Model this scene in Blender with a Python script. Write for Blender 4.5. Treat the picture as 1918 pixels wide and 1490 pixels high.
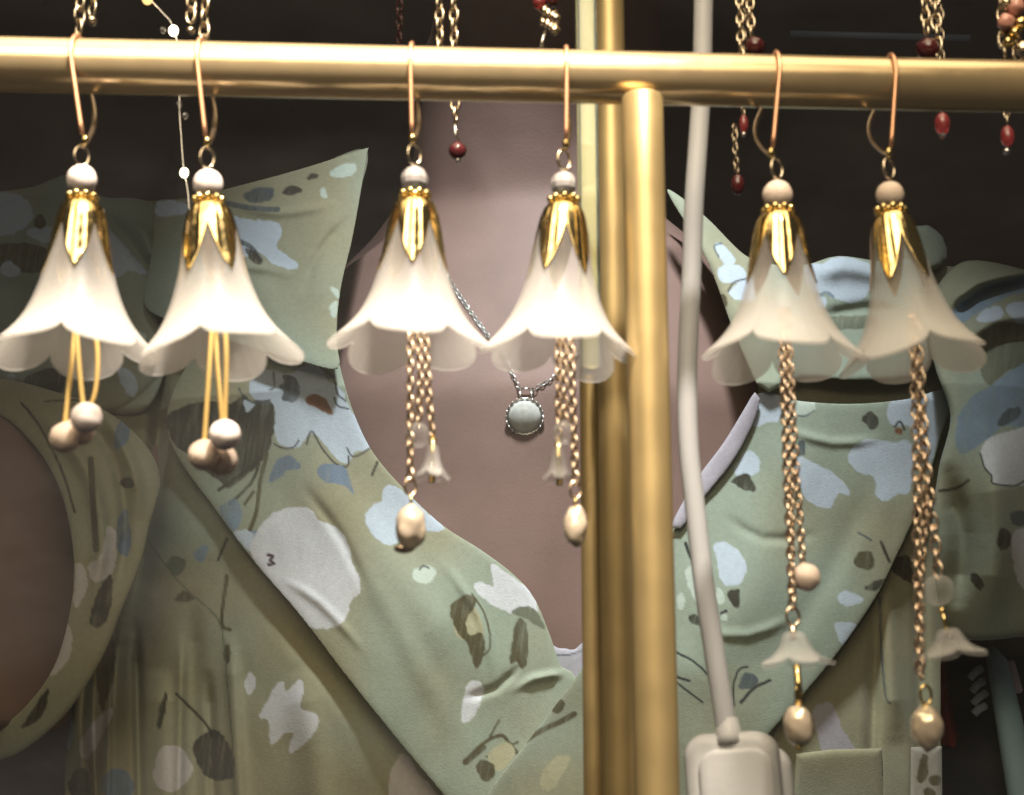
import bpy, math, random
import numpy as np
from mathutils import Vector, Matrix, noise as mnoise

random.seed(7)
rng = np.random.default_rng(7)
S = bpy.context.scene
for o in list(bpy.data.objects):
    bpy.data.objects.remove(o)

# ------------------------------------------------------------------ camera
PITCH = math.radians(14.0)
DIST = 0.30
KPX = 0.0001 / DIST                     # tangent of one photo pixel
cam_d = bpy.data.cameras.new('camera')
cam = bpy.data.objects.new('camera', cam_d)
S.collection.objects.link(cam)
CP = np.array([0.0, -DIST * math.cos(PITCH), -DIST * math.sin(PITCH)])
cam.location = CP
cam.rotation_euler = (math.radians(90) + PITCH, 0, 0)
cam_d.sensor_width = 36
cam_d.lens = 36 / (1918 * KPX)
cam_d.clip_start = 0.01
cam_d.clip_end = 20
cam_d.dof.use_dof = True
cam_d.dof.focus_distance = 0.72
cam_d.dof.aperture_fstop = 46
S.camera = cam

FW = np.array([0, math.cos(PITCH), math.sin(PITCH)])
UP = np.array([0, -math.sin(PITCH), math.cos(PITCH)])
RT = np.array([1.0, 0, 0])


def P(px, py, Y):
    d = FW + RT * ((px - 959) * KPX) + UP * ((745 - py) * KPX)
    t = (Y - CP[1]) / d[1]
    return CP + d * t


def pxm(py, Y):
    """metres per photo pixel at this height and depth"""
    d = FW + UP * ((745 - py) * KPX)
    return (Y - CP[1]) / d[1] * KPX


# ------------------------------------------------------------------ world and lamps
W = bpy.data.worlds.new('World')
S.world = W
W.use_nodes = True
W.node_tree.nodes['Background'].inputs[0].default_value = (0.95, 0.90, 0.84, 1)
W.node_tree.nodes['Background'].inputs[1].default_value = 0.042


def lamp(name, kind, loc, target, power, color, size=0.1, spot=None, blend=0.5, size_y=None, spread=None):
    l = bpy.data.lights.new(name, kind)
    l.energy = power
    l.color = color
    if kind == 'AREA':
        l.size = size
        if size_y:
            l.shape = 'RECTANGLE'
            l.size_y = size_y
        if spread:
            l.spread = math.radians(spread)
    else:
        l.shadow_soft_size = size
    if spot:
        l.spot_size = math.radians(spot)
        l.spot_blend = blend
    o = bpy.data.objects.new(name, l)
    S.collection.objects.link(o)
    o.location = loc
    o.rotation_euler = (Vector(target) - Vector(loc)).to_track_quat('-Z', 'Y').to_euler()
    return o


# warm display spot over the rail, soft neutral light from the ceiling, added area lights
lamp('display_spot', 'SPOT', (0.05, -0.27, 0.45), (-0.055, 0.0, 0.0), 40.0, (1.0, 0.89, 0.75), 0.018, 28, 0.9)
lamp('rail_reflection_light', 'AREA', (-0.06, -0.34, 0.30), (-0.02, 0.0, 0.05), 0.50, (1.0, 0.82, 0.55), 0.62, size_y=0.30, spread=62)  # added area light, gives the rail its bright reflected band
lamp('overhead_reflection_light', 'AREA', (-0.06, -0.06, 0.42), (-0.06, 0.0, 0.05), 0.75, (1.0, 0.82, 0.55), 0.62, size_y=0.34, spread=100)  # added overhead, carries the reflected band up to the rail's top edge
lamp('ceiling_spot_light', 'SPOT', (0.04, -0.05, 1.35), (0.045, 0.50, 0.19), 190.0, (0.92, 0.98, 1.0), 0.10, 18.0, 1.0)
lamp('front_fill_light', 'AREA', (-0.1, -0.9, 0.9), (0.0, 0.5, 0.1), 0.9, (1.0, 0.90, 0.78), 0.6)  # added fill from the front, no visible source

S.view_settings.view_transform = 'Standard'
S.view_settings.look = 'None'
S.view_settings.exposure = 0.0
S.view_settings.gamma = 1.0
S.render.engine = 'CYCLES'
S.cycles.max_bounces = 7
S.cycles.diffuse_bounces = 2
S.cycles.glossy_bounces = 3
S.cycles.transmission_bounces = 6
S.cycles.transparent_max_bounces = 10
S.cycles.caustics_reflective = False
S.cycles.caustics_refractive = False
S.cycles.sample_clamp_indirect = 4

# ------------------------------------------------------------------ materials


def lin(r, g, b):
    f = lambda c: ((c / 255 + 0.055) / 1.055) ** 2.4 if c > 10 else c / 255 / 12.92
    return (f(r), f(g), f(b))


def mat(name, col, rough=0.5, metal=0.0, trans=0.0, ior=1.45, var=0.0, vscale=60, bump=0.0, bscale=400,
        spec=0.5, coat=0.0, emit=None, estr=0, sss=0.0, sss_r=(0.01, 0.004, 0.002), rvar=0.0, aniso=None, film=0):
    m = bpy.data.materials.new(name)
    m.use_nodes = True
    nt = m.node_tree
    b = nt.nodes['Principled BSDF']
    b.inputs['Base Color'].default_value = (*col, 1)
    b.inputs['Roughness'].default_value = rough
    b.inputs['Metallic'].default_value = metal
    b.inputs['Transmission Weight'].default_value = trans
    b.inputs['IOR'].default_value = ior
    b.inputs['Specular IOR Level'].default_value = spec
    b.inputs['Coat Weight'].default_value = coat
    b.inputs['Coat Roughness'].default_value = 0.12
    if sss:
        b.inputs['Subsurface Weight'].default_value = sss
        b.inputs['Subsurface Radius'].default_value = sss_r
        b.inputs['Subsurface Scale'].default_value = 1.0
    if film:
        b.inputs['Thin Film Thickness'].default_value = film
        b.inputs['Thin Film IOR'].default_value = 1.7
    if emit:
        b.inputs['Emission Color'].default_value = (*emit, 1)
        b.inputs['Emission Strength'].default_value = estr
    tc = nt.nodes.new('ShaderNodeTexCoord')
    mp = nt.nodes.new('ShaderNodeMapping')
    nt.links.new(tc.outputs['Object'], mp.inputs['Vector'])
    if aniso:
        mp.inputs['Scale'].default_value = aniso
    if var or rvar:
        n = nt.nodes.new('ShaderNodeTexNoise')
        n.inputs['Scale'].default_value = vscale
        n.inputs['Detail'].default_value = 6
        nt.links.new(mp.outputs[0], n.inputs['Vector'])
        if var:
            mx = nt.nodes.new('ShaderNodeMix')
            mx.data_type = 'RGBA'
            mx.inputs[6].default_value = (*[c * (1 - var) for c in col], 1)
            mx.inputs[7].default_value = (*[min(1, c * (1 + var)) for c in col], 1)
            nt.links.new(n.outputs['Fac'], mx.inputs[0])
            nt.links.new(mx.outputs[2], b.inputs['Base Color'])
        if rvar:
            mr = nt.nodes.new('ShaderNodeMapRange')
            mr.inputs['From Min'].default_value = 0.3
            mr.inputs['From Max'].default_value = 0.7
            mr.inputs['To Min'].default_value = max(0.02, rough - rvar)
            mr.inputs['To Max'].default_value = rough + rvar
            nt.links.new(n.outputs['Fac'], mr.inputs['Value'])
            nt.links.new(mr.outputs[0], b.inputs['Roughness'])
    if bump:
        n2 = nt.nodes.new('ShaderNodeTexNoise')
        n2.inputs['Scale'].default_value = bscale
        n2.inputs['Detail'].default_value = 4
        nt.links.new(mp.outputs[0], n2.inputs['Vector'])
        bp = nt.nodes.new('ShaderNodeBump')
        bp.inputs['Strength'].default_value = bump
        bp.inputs['Distance'].default_value = 0.0006
        nt.links.new(n2.outputs['Fac'], bp.inputs['Height'])
        nt.links.new(bp.outputs[0], b.inputs['Normal'])
    return m


M = {}
M['rail'] = mat('satin_gold_rail', (0.72, 0.545, 0.315), 0.18, 0.62, var=0.10, vscale=180, bump=0.03, bscale=2500, rvar=0.04)
M['post'] = mat('satin_gold_post', (0.54, 0.40, 0.19), 0.42, 0.60, var=0.08, vscale=120, bump=0.04, bscale=2500, rvar=0.05)
M['gold'] = mat('polished_gold', (0.84, 0.64, 0.29), 0.15, 1.0, var=0.10, vscale=500, bump=0.25, bscale=330)
M['chain'] = mat('copper_gold_chain', (0.92, 0.69, 0.52), 0.25, 1.0, var=0.2, vscale=700)
M['wire'] = mat('copper_wire', (0.86, 0.46, 0.27), 0.34, 0.75, var=0.08, vscale=300)
M['pale_wire'] = mat('pale_gold_chain', (0.72, 0.60, 0.45), 0.20, 1.0, var=0.2, vscale=500)
M['bead'] = mat('matte_white_bead', (0.86, 0.75, 0.71), 0.55, var=0.05, vscale=300, bump=0.08, bscale=1500)
M['peach'] = mat('matte_peach_bead', (0.86, 0.69, 0.57), 0.6, var=0.08, vscale=400, bump=0.15, bscale=1500)
M['clear'] = mat('clear_crystal', (0.97, 0.93, 0.90), 0.06, trans=0.92, ior=1.5, coat=0.5)
M['iris'] = mat('pearly_clear_bead', (0.95, 0.88, 0.86), 0.08, trans=0.55, ior=1.5, coat=1.0, film=380)
M['pearl'] = mat('baroque_pearl', (0.82, 0.67, 0.52), 0.15, 0.35, coat=0.6, film=420, var=0.22, vscale=260, bump=0.45, bscale=260)
M['thread'] = mat('yellow_thread', (0.85, 0.58, 0.20), 0.55, bump=0.3, bscale=3000)
M['cord'] = mat('white_cord', (0.60, 0.61, 0.64), 0.45, var=0.04, vscale=90, bump=0.05)
M['plug'] = mat('white_plug_plastic', (0.54, 0.54, 0.54), 0.5, var=0.06, vscale=60, bump=0.12, bscale=600)
M['silver'] = mat('silver', (0.80, 0.77, 0.74), 0.18, 1.0)
M['stone'] = mat('milky_grey_stone', (0.62, 0.62, 0.58), 0.14, var=0.5, vscale=220, coat=0.6)
M['red'] = mat('red_bead', (0.50, 0.075, 0.085), 0.2, trans=0.5, coat=0.8)
M['garnet'] = mat('dark_red_bead', (0.10, 0.018, 0.022), 0.15, coat=0.7)
M['pink'] = mat('pink_bead', (0.75, 0.36, 0.28), 0.2, coat=0.6)
M['wall'] = mat('dark_brown_wall', (0.15, 0.112, 0.10), 0.75, var=0.35, vscale=6, bump=0.1, bscale=80)
M['bulb'] = mat('lit_bulb', (1, 0.9, 0.7), 0.3, emit=(1.0, 0.85, 0.58), estr=7)
M['dimbulb'] = mat('dim_bulb', (0.9, 0.7, 0.4), 0.3, emit=(1.0, 0.60, 0.22), estr=1.6)
M['skin'] = mat('skin', (0.235, 0.145, 0.122), 0.6, spec=0.25, var=0.25, vscale=30, bump=0.18, bscale=700)
M['hair'] = mat('dark_hair', (0.02, 0.014, 0.011), 0.4, bump=0.5, bscale=500, aniso=(1, 1, 0.05))
M['navy'] = mat('navy_cloth', (0.025, 0.028, 0.045), 0.8, var=0.3, vscale=60, bump=0.3, bscale=900)
M['stripe'] = mat('pale_blue_stripe', (0.75, 0.82, 0.88), 0.8, bump=0.2, bscale=900)
M['redcover'] = mat('red_cover', (0.75, 0.055, 0.07), 0.55, var=0.1, vscale=40)
M['teal'] = mat('teal_blue_strap', (0.40, 0.58, 0.66), 0.7, var=0.12, vscale=40, bump=0.25, bscale=900)
M['lilac'] = mat('lilac_card', (0.60, 0.46, 0.54), 0.7)
M['tan'] = mat('tan_paper', (0.34, 0.30, 0.19), 0.8, var=0.12, vscale=40, bump=0.1)
M['cream'] = mat('cream_card', (0.42, 0.38, 0.31), 0.8, var=0.1, vscale=60)
M['brown'] = mat('brown_print', (0.11, 0.07, 0.03), 0.8)
M['railbg'] = mat('blue_gleam_metal', (0.40, 0.45, 0.52), 0.5, 0.3)  # bluish gleam put into the base colour
M['glass'] = mat('green_edge_glass', (0.78, 0.93, 0.88), 0.05, trans=0.88, ior=1.45)


def frosted(name, col, transp, fac_tl=0.45, rough=0.38, edge=0.05, top=None):
    m = bpy.data.materials.new(name)
    m.use_nodes = True
    nt = m.node_tree
    b = nt.nodes['Principled BSDF']
    out = nt.nodes['Material Output']
    b.inputs['Base Color'].default_value = (*col, 1)
    b.inputs['Roughness'].default_value = rough
    b.inputs['Specular IOR Level'].default_value = 0.5
    tl = nt.nodes.new('ShaderNodeBsdfTranslucent')
    tl.inputs['Color'].default_value = (*col, 1)
    mx = nt.nodes.new('ShaderNodeMixShader')
    mx.inputs[0].default_value = fac_tl
    nt.links.new(b.outputs[0], mx.inputs[1])
    nt.links.new(tl.outputs[0], mx.inputs[2])
    tr = nt.nodes.new('ShaderNodeBsdfTransparent')
    lw = nt.nodes.new('ShaderNodeLayerWeight')
    lw.inputs['Blend'].default_value = 0.35
    mr = nt.nodes.new('ShaderNodeMapRange')
    mr.inputs['To Min'].default_value = transp
    mr.inputs['To Max'].default_value = edge
    nt.links.new(lw.outputs['Facing'], mr.inputs['Value'])
    tc = nt.nodes.new('ShaderNodeTexCoord')
    n = nt.nodes.new('ShaderNodeTexNoise')
    n.inputs['Scale'].default_value = 900
    nt.links.new(tc.outputs['Object'], n.inputs['Vector'])
    bp = nt.nodes.new('ShaderNodeBump')
    bp.inputs['Strength'].default_value = 0.15
    bp.inputs['Distance'].default_value = 0.0004
    nt.links.new(n.outputs['Fac'], bp.inputs['Height'])
    nt.links.new(bp.outputs[0], b.inputs['Normal'])
    m2 = nt.nodes.new('ShaderNodeMixShader')
    if top is not None:
        # the moulded tube of the flower is clearer plastic than its frosted petals
        at = nt.nodes.new('ShaderNodeAttribute')
        at.attribute_name = 'frost'
        fm = nt.nodes.new('ShaderNodeMapRange')
        fm.interpolation_type = 'SMOOTHSTEP'
        fm.inputs['From Min'].default_value = 0.38
        fm.inputs['From Max'].default_value = 0.90
        fm.inputs['To Min'].default_value = top
        fm.inputs['To Max'].default_value = transp
        nt.links.new(at.outputs['Fac'], fm.inputs['Value'])
        nt.links.new(fm.outputs[0], mr.inputs['To Min'])
    nt.links.new(mr.outputs[0], m2.inputs[0])
    nt.links.new(mx.outputs[0], m2.inputs[1])
    nt.links.new(tr.outputs[0], m2.inputs[2])
    nt.links.new(m2.outputs[0], out.inputs['Surface'])
    return m


M['bell'] = frosted('frosted_white_petal', (0.90, 0.87, 0.84), 0.58, 0.40, top=0.96, edge=0.42)
M['tinybell'] = frosted('clear_frosted_petal', (0.92, 0.91, 0.89), 0.90, 0.20, 0.05, edge=0.58)


def fabric_mat():
    m = bpy.data.materials.new('printed_cotton')
    m.use_nodes = True
    nt = m.node_tree
    b = nt.nodes['Principled BSDF']
    b.inputs['Roughness'].default_value = 0.85
    b.inputs['Specular IOR Level'].default_value = 0.2
    b.inputs['Sheen Weight'].default_value = 0.12
    at = nt.nodes.new('ShaderNodeAttribute')
    at.attribute_name = 'print'
    tc = nt.nodes.new('ShaderNodeTexCoord')
    n1 = nt.nodes.new('ShaderNodeTexNoise')
    n1.inputs['Scale'].default_value = 420
    n1.inputs['Detail'].default_value = 5
    nt.links.new(tc.outputs['Object'], n1.inputs['Vector'])
    mr = nt.nodes.new('ShaderNodeMapRange')
    mr.inputs['From Min'].default_value = 0.25
    mr.inputs['From Max'].default_value = 0.75
    mr.inputs['To Min'].default_value = 0.93
    mr.inputs['To Max'].default_value = 1.07
    nt.links.new(n1.outputs['Fac'], mr.inputs['Value'])
    mul = nt.nodes.new('ShaderNodeMix')
    mul.data_type = 'RGBA'
    mul.blend_type = 'MULTIPLY'
    mul.inputs[0].default_value = 1
    nt.links.new(at.outputs['Color'], mul.inputs[6])
    nt.links.new(mr.outputs[0], mul.inputs[7])
    nt.links.new(mul.outputs[2], b.inputs['Base Color'])
    n2 = nt.nodes.new('ShaderNodeTexNoise')
    n2.inputs['Scale'].default_value = 1100
    n2.inputs['Detail'].default_value = 3
    nt.links.new(tc.outputs['Object'], n2.inputs['Vector'])
    bp = nt.nodes.new('ShaderNodeBump')
    bp.inputs['Strength'].default_value = 0.35
    bp.inputs['Distance'].default_value = 0.0005
    nt.links.new(n2.outputs['Fac'], bp.inputs['Height'])
    nt.links.new(bp.outputs[0], b.inputs['Normal'])
    return m


M['fabric'] = fabric_mat()

# ------------------------------------------------------------------ mesh helpers


class MB:
    """collects world-space shapes; build() links them as one mesh object"""

    def __init__(self):
        self.v, self.f = [], []

    def add(self, verts, faces):
        b = len(self.v)
        self.v.extend([tuple(p) for p in verts])
        self.f.extend([tuple(i + b for i in q) for q in faces])
        return self

    def sphere(self, c, r, nu=20, nv=12, sc=(1, 1, 1), rot=None, lump=0.0, seed=0):
        vs, fs = [], []
        for j in range(nv + 1):
            th = math.pi * j / nv
            for i in range(nu):
                ph = 2 * math.pi * i / nu
                p = Vector((math.sin(th) * math.cos(ph), math.sin(th) * math.sin(ph), math.cos(th)))
                k = 1.0
                if lump:
                    k += lump * mnoise.noise(p * 1.6 + Vector((seed * 7.1, seed * 3.3, 0)))
                p = Vector((p.x * sc[0], p.y * sc[1], p.z * sc[2])) * (r * k)
                if rot:
                    p = rot @ p
                vs.append((c[0] + p.x, c[1] + p.y, c[2] + p.z))
        for j in range(nv):
            for i in range(nu):
                fs.append((j * nu + i, (j + 1) * nu + i, (j + 1) * nu + (i + 1) % nu, j * nu + (i + 1) % nu))
        return self.add(vs, fs)

    def tube(self, pts, rad, n=10, closed=False, flat=1.0):
        pts = [Vector(p) for p in pts]
        m = len(pts)
        rads = rad if hasattr(rad, '__len__') else [rad] * m
        tang = []
        for i in range(m):
            if closed:
                t = pts[(i + 1) % m] - pts[i - 1]
            else:
                t = pts[min(i + 1, m - 1)] - pts[max(i - 1, 0)]
            tang.append(t.normalized())
        nrm = tang[0].orthogonal().normalized()
        vs, fs = [], []
        for i in range(m):
            nrm = (nrm - tang[i] * nrm.dot(tang[i])).normalized()
            bn = tang[i].cross(nrm)
            for k in range(n):
                a = 2 * math.pi * k / n
                vs.append(pts[i] + (nrm * math.cos(a) + bn * math.sin(a) * flat) * rads[i])
        for i in range(m if closed else m - 1):
            j = (i + 1) % m
            for k in range(n):
                fs.append((i * n + k, i * n + (k + 1) % n, j * n + (k + 1) % n, j * n + k))
        if not closed:
            fs.append(tuple(range(n))[::-1])
            fs.append(tuple((m - 1) * n + k for k in range(n)))
        return self.add(vs, fs)

    def ring(self, c, r, wr, ax1, ax2, n=20, k=8, e=1.0):
        ax1, ax2 = Vector(ax1), Vector(ax2)
        pts = [Vector(c) + ax1 * (r * math.cos(2 * math.pi * i / n)) + ax2 * (r * e * math.sin(2 * math.pi * i / n)) for i in range(n)]
        return self.tube(pts, wr, k, closed=True)

    def chain(self, pts, pitch, wr, wide=0.42, n=10, k=5):
        """oval links along a path, every second one turned by a quarter"""
        pts = [Vector(p) for p in pts]
        seg = [(pts[i + 1] - pts[i]).length for i in range(len(pts) - 1)]
        tot = sum(seg)
        cnt = max(1, int(tot / pitch))
        for i in range(cnt):
            d = (i + 0.5) * tot / cnt
            q = 0
            while q < len(seg) - 1 and d > seg[q]:
                d -= seg[q]
                q += 1
            c = pts[q].lerp(pts[q + 1], d / seg[q])
            t = (pts[q + 1] - pts[q]).normalized()
            a = t.cross(Vector((0, 1, 0))).normalized()
            b = t.cross(a)
            ang = (0.55 if i % 2 else 0.55 + math.pi / 2) + random.uniform(-0.35, 0.35)
            s = a * math.cos(ang) + b * math.sin(ang)
            L = tot / cnt * 0.70
            self.ring(c, L, wr, t, s, n, k, wide / 0.70 * 0.9)
        return self

    def box(self, c, s, rot=None, bev=0.0):
        hx, hy, hz = s[0] / 2, s[1] / 2, s[2] / 2
        b = min(bev, hx * .9, hy * .9, hz * .9)
        vs, fs = [], []
        if b <= 0:
            b = min(hx, hy, hz) * 0.02
        # rounded box: three-step profile in each direction
        import bmesh
        bm = bmesh.new()
        bmesh.ops.create_cube(bm, size=1)
        for v in bm.verts:
            v.co = Vector((v.co.x * s[0], v.co.y * s[1], v.co.z * s[2]))
        bmesh.ops.bevel(bm, geom=bm.edges[:], offset=b, segments=4, profile=0.5, affect='EDGES')
        for v in bm.verts:
            p = v.co
            if rot:
                p = rot @ p
            vs.append((c[0] + p.x, c[1] + p.y, c[2] + p.z))
        for f in bm.faces:
            fs.append(tuple(v.index for v in f.verts))
        bm.verts.index_update()
        bm.free()
        return self.add(vs, fs)

    def plate(self, c, w, h, th, rad, bev, rot=None):
        # rounded slab: corner radius seen from the front, softened front and back edges
        prof = [(-th / 2, bev * 1.0), (-th / 2, bev), (-th / 2 + bev * 0.3, bev * 0.3), (-th / 2 + bev, 0), (th / 2 - bev, 0), (th / 2 - bev * 0.3, bev * 0.3), (th / 2, bev)]
        n = 8
        base = len(self.v)
        per = 4 * (n + 1)
        for y, ins in prof[1:]:
            for k, (sx, sz) in enumerate(((1, 1), (-1, 1), (-1, -1), (1, -1))):
                for q in range(n + 1):
                    a = math.pi / 2 * (k + q / n)
                    r = rad - ins
                    p = Vector((sx * (w / 2 - rad) + r * math.cos(a), y, sz * (h / 2 - rad) + r * math.sin(a)))
                    if rot:
                        p = rot @ p
                    self.v.append((c[0] + p.x, c[1] + p.y, c[2] + p.z))
        for j in range(5):
            for i in range(per):
                k = (i + 1) % per
                self.f.append((base + j * per + i, base + j * per + k, base + (j + 1) * per + k, base + (j + 1) * per + i))
        self.f.append(tuple(base + i for i in range(per))[::-1])
        self.f.append(tuple(base + 5 * per + i for i in range(per)))
        return self

    def build(self, name, material, parent=None, smooth=True):
        me = bpy.data.meshes.new(name)
        off = np.zeros(3)
        if parent is not None:
            p = parent
            while p is not None:
                off = off + np.array(p.location)
                p = p.parent
        v = np.array(self.v) if len(self.v) else np.zeros((0, 3))
        if parent is None:
            ctr = v.mean(axis=0)
        else:
            ctr = v.mean(axis=0) - off
        me.from_pydata([tuple(p) for p in (v - off - ctr if parent is not None else v - ctr)], [], self.f)
        me.validate()
        if smooth:
            me.polygons.foreach_set('use_smooth', [True] * len(me.polygons))
        me.materials.append(material)
        o = bpy.data.objects.new(name, me)
        S.collection.objects.link(o)
        o.location = ctr
        if parent is not None:
            o.parent = parent
        return o


def tag(o, label=None, cat=None, group=None, kind=None):
    if label:
        o['label'] = label
    if cat:
        o['category'] = cat
    if group:
        o['group'] = group
    if kind:
        o['kind'] = kind
    return o


def thing(name, loc, label, cat, group=None):
    o = bpy.data.objects.new(name, None)
    o.empty_display_size = 0.01
    S.collection.objects.link(o)
    o.location = tuple(loc)
    return tag(o, label, cat, group)


def catmull(pts, step=10, closed=True):
    pts = np.array(pts, float)
    n = len(pts)
    out = []
    rngi = range(n) if closed else range(n - 1)
    for i in rngi:
        if closed:
            p0, p1, p2, p3 = pts[i - 1], pts[i], pts[(i + 1) % n], pts[(i + 2) % n]
        else:
            p0, p1, p2, p3 = pts[max(i - 1, 0)], pts[i], pts[i + 1], pts[min(i + 2, n - 1)]
        m = max(1, int(np.linalg.norm(p2 - p1) / step))
        for k in range(m):
            t = k / m
            out.append(0.5 * ((2 * p1) + (-p0 + p2) * t + (2 * p0 - 5 * p1 + 4 * p2 - p3) * t * t + (-p0 + 3 * p1 - 3 * p2 + p3) * t ** 3))
    if not closed:
        out.append(pts[-1])
    return np.array(out)


# ------------------------------------------------------------------ setting
wall = MB()
nx, nz = 24, 16
vs, fs = [], []
for j in range(nz + 1):
    for i in range(nx + 1):
        vs.append((-2.2 + 4.4 * i / nx, 1.75 + 0.01 * math.sin(i * 1.3), -1.2 + 3.6 * j / nz))
for j in range(nz):
    for i in range(nx):
        a = j * (nx + 1) + i
        fs.append((a, a + 1, a + nx + 2, a + nx + 1))
w = MB().add(vs, fs).build('wall', M['wall'])
tag(w, kind='structure')

# ------------------------------------------------------------------ rack
RX0, RY0 = P(0, 121, -0.006), P(1918, 163, 0.012)


def rail_at(px):
    """rail axis point seen at photo column px"""
    lo, hi = -1.0, 2.0
    for _ in range(40):
        t = (lo + hi) / 2
        p = RX0 * (1 - t) + RY0 * t
        c = 959 + (p[0] - CP[0]) / ((p - CP) @ FW) / KPX
        if c < px:
            lo = t
        else:
            hi = t
    return p


def railY(px):
    return rail_at(px)[1]


RR = 0.0053
rack = thing('jewelry_rack', rail_at(1203), 'satin gold metal jewelry rack with horizontal rail and upright posts', 'rack')
a, b = rail_at(-500), rail_at(2450)
m = MB()
m.tube([a + (b - a) * i / 24 for i in range(25)], RR, 40)
m.build('rail', M['rail'], rack)


def post(px, py_ref, Y, r, top_py, bot_py, name, dome=True, material='post'):
    x = P(px, py_ref, Y)[0]
    zt, zb = P(px, top_py, Y)[2], P(px, bot_py, Y)[2]
    pts, rad = [], []
    pts.append((x, Y, zb)); rad.append(r)
    for i in range(1, 12):
        pts.append((x, Y, zb + (zt - r * 0.35 - zb) * i / 11)); rad.append(r)
    if dome:
        for q in (0.35, 0.65, 0.85, 0.97):
            pts.append((x, Y, zt - r * 0.35 + r * 0.35 * q)); rad.append(r * math.sqrt(max(0.02, 1 - q * q * 0.93)))
    return MB().tube(pts, rad, 36).build(name, M[material], rack)


post(1203, 185, railY(1203) - 0.0062, 0.0040, 174, 2300, 'post')
p2 = post(1151, 745, 0.044, 0.0036, -500, 2300, 'rear_post')
p3 = post(1105, 745, 0.052, 0.0023, -500, 2300, 'rear_post')
# upper rail of the rack, above the picture, that carries the second row
m = MB()
UY = 0.045
ua, ub = P(-500, -120, UY), P(2500, -90, UY)
ua[2] = ub[2] = P(959, -150, UY)[2]
m.tube([ua + (ub - ua) * i / 12 for i in range(13)], 0.004, 24)
m.build('upper_rail', M['post'], rack)
UZ = ua[2]

# glass strip with green edge
gx0, gx1 = P(1087, 745, 0.030)[0], P(1128, 745, 0.030)[0]
gz0, gz1 = P(1100, 690, 0.03)[2], P(1100, -500, 0.03)[2]
g = MB().box(((gx0 + gx1) / 2, 0.033, (gz0 + gz1) / 2), (gx1 - gx0, 0.006, gz1 - gz0), bev=0.0008)
go = g.build('glass_strip', M['glass'])
tag(go, 'narrow upright clear glass strip with green edges left of the gold posts', 'glass')

# dusty glass pane added as a haze veil between rack and person
def hazy():
    m = bpy.data.materials.new('hazy_glass')
    m.use_nodes = True
    nt = m.node_tree
    out = nt.nodes['Material Output']
    nt.nodes.remove(nt.nodes['Principled BSDF'])
    tr = nt.nodes.new('ShaderNodeBsdfTransparent')
    tr.inputs['Color'].default_value = (0.985, 0.995, 0.99, 1)
    df = nt.nodes.new('ShaderNodeBsdfDiffuse')
    df.inputs['Color'].default_value = (0.80, 0.80, 0.80, 1)  # diffuse share stands in for haze, streaked by smudges on the glass
    tc = nt.nodes.new('ShaderNodeTexCoord')
    mp = nt.nodes.new('ShaderNodeMapping')
    mp.inputs['Rotation'].default_value = (0, 0.5, 0)
    mp.inputs['Scale'].default_value = (14, 14, 40)
    nt.links.new(tc.outputs['Object'], mp.inputs['Vector'])
    n = nt.nodes.new('ShaderNodeTexNoise')
    n.inputs['Scale'].default_value = 1.0
    n.inputs['Detail'].default_value = 8
    n.inputs['Roughness'].default_value = 0.7
    nt.links.new(mp.outputs[0], n.inputs['Vector'])
    mr = nt.nodes.new('ShaderNodeMapRange')
    mr.inputs['From Min'].default_value = 0.3
    mr.inputs['From Max'].default_value = 0.75
    mr.inputs['To Min'].default_value = 0.004
    mr.inputs['To Max'].default_value = 0.015
    nt.links.new(n.outputs['Fac'], mr.inputs['Value'])
    mx = nt.nodes.new('ShaderNodeMixShader')
    nt.links.new(mr.outputs[0], mx.inputs[0])
    nt.links.new(tr.outputs[0], mx.inputs[1])
    nt.links.new(df.outputs[0], mx.inputs[2])
    nt.links.new(mx.outputs[0], out.inputs['Surface'])
    return m


pane = MB().box((0, 0.078, 0.06), (0.9, 0.003, 0.75), bev=0.0006).build('glass_screen', hazy(), smooth=False)
tag(pane, 'large dusty clear glass screen added as a veil between the jewelry rack and the person', 'glass screen')

# ------------------------------------------------------------------ bell flower earrings
PROF = [(0.0, 0.03), (0.004, 0.16), (0.035, 0.235), (0.10, 0.290), (0.20, 0.335), (0.32, 0.375), (0.44, 0.425),
        (0.55, 0.49), (0.65, 0.565), (0.74, 0.655), (0.815, 0.755), (0.875, 0.855), (0.925, 0.945), (0.962, 1.015), (0.985, 1.06)]
PT = catmull(PROF, 0.004, closed=False)
_TI = np.linspace(0, 1, len(PT))
_L = np.concatenate([[0], np.cumsum(np.linalg.norm(np.diff(PT, axis=0), axis=1))])
_L = _L / _L[-1]


def prof(t):
    # smooth bell profile by arc length
    return float(np.interp(t, _L, PT[:, 0])), float(np.interp(t, _L, PT[:, 1]))


def frame_from_axis(ax):
    ax = Vector(ax).normalized()
    e1 = Vector((1, 0, 0))
    e1 = (e1 - ax * e1.dot(ax)).normalized()
    e2 = ax.cross(e1)
    if e2.y > 0:
        e2 = -e2                      # e2 faces the camera side (-y)
    return ax, e1, e2


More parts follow.
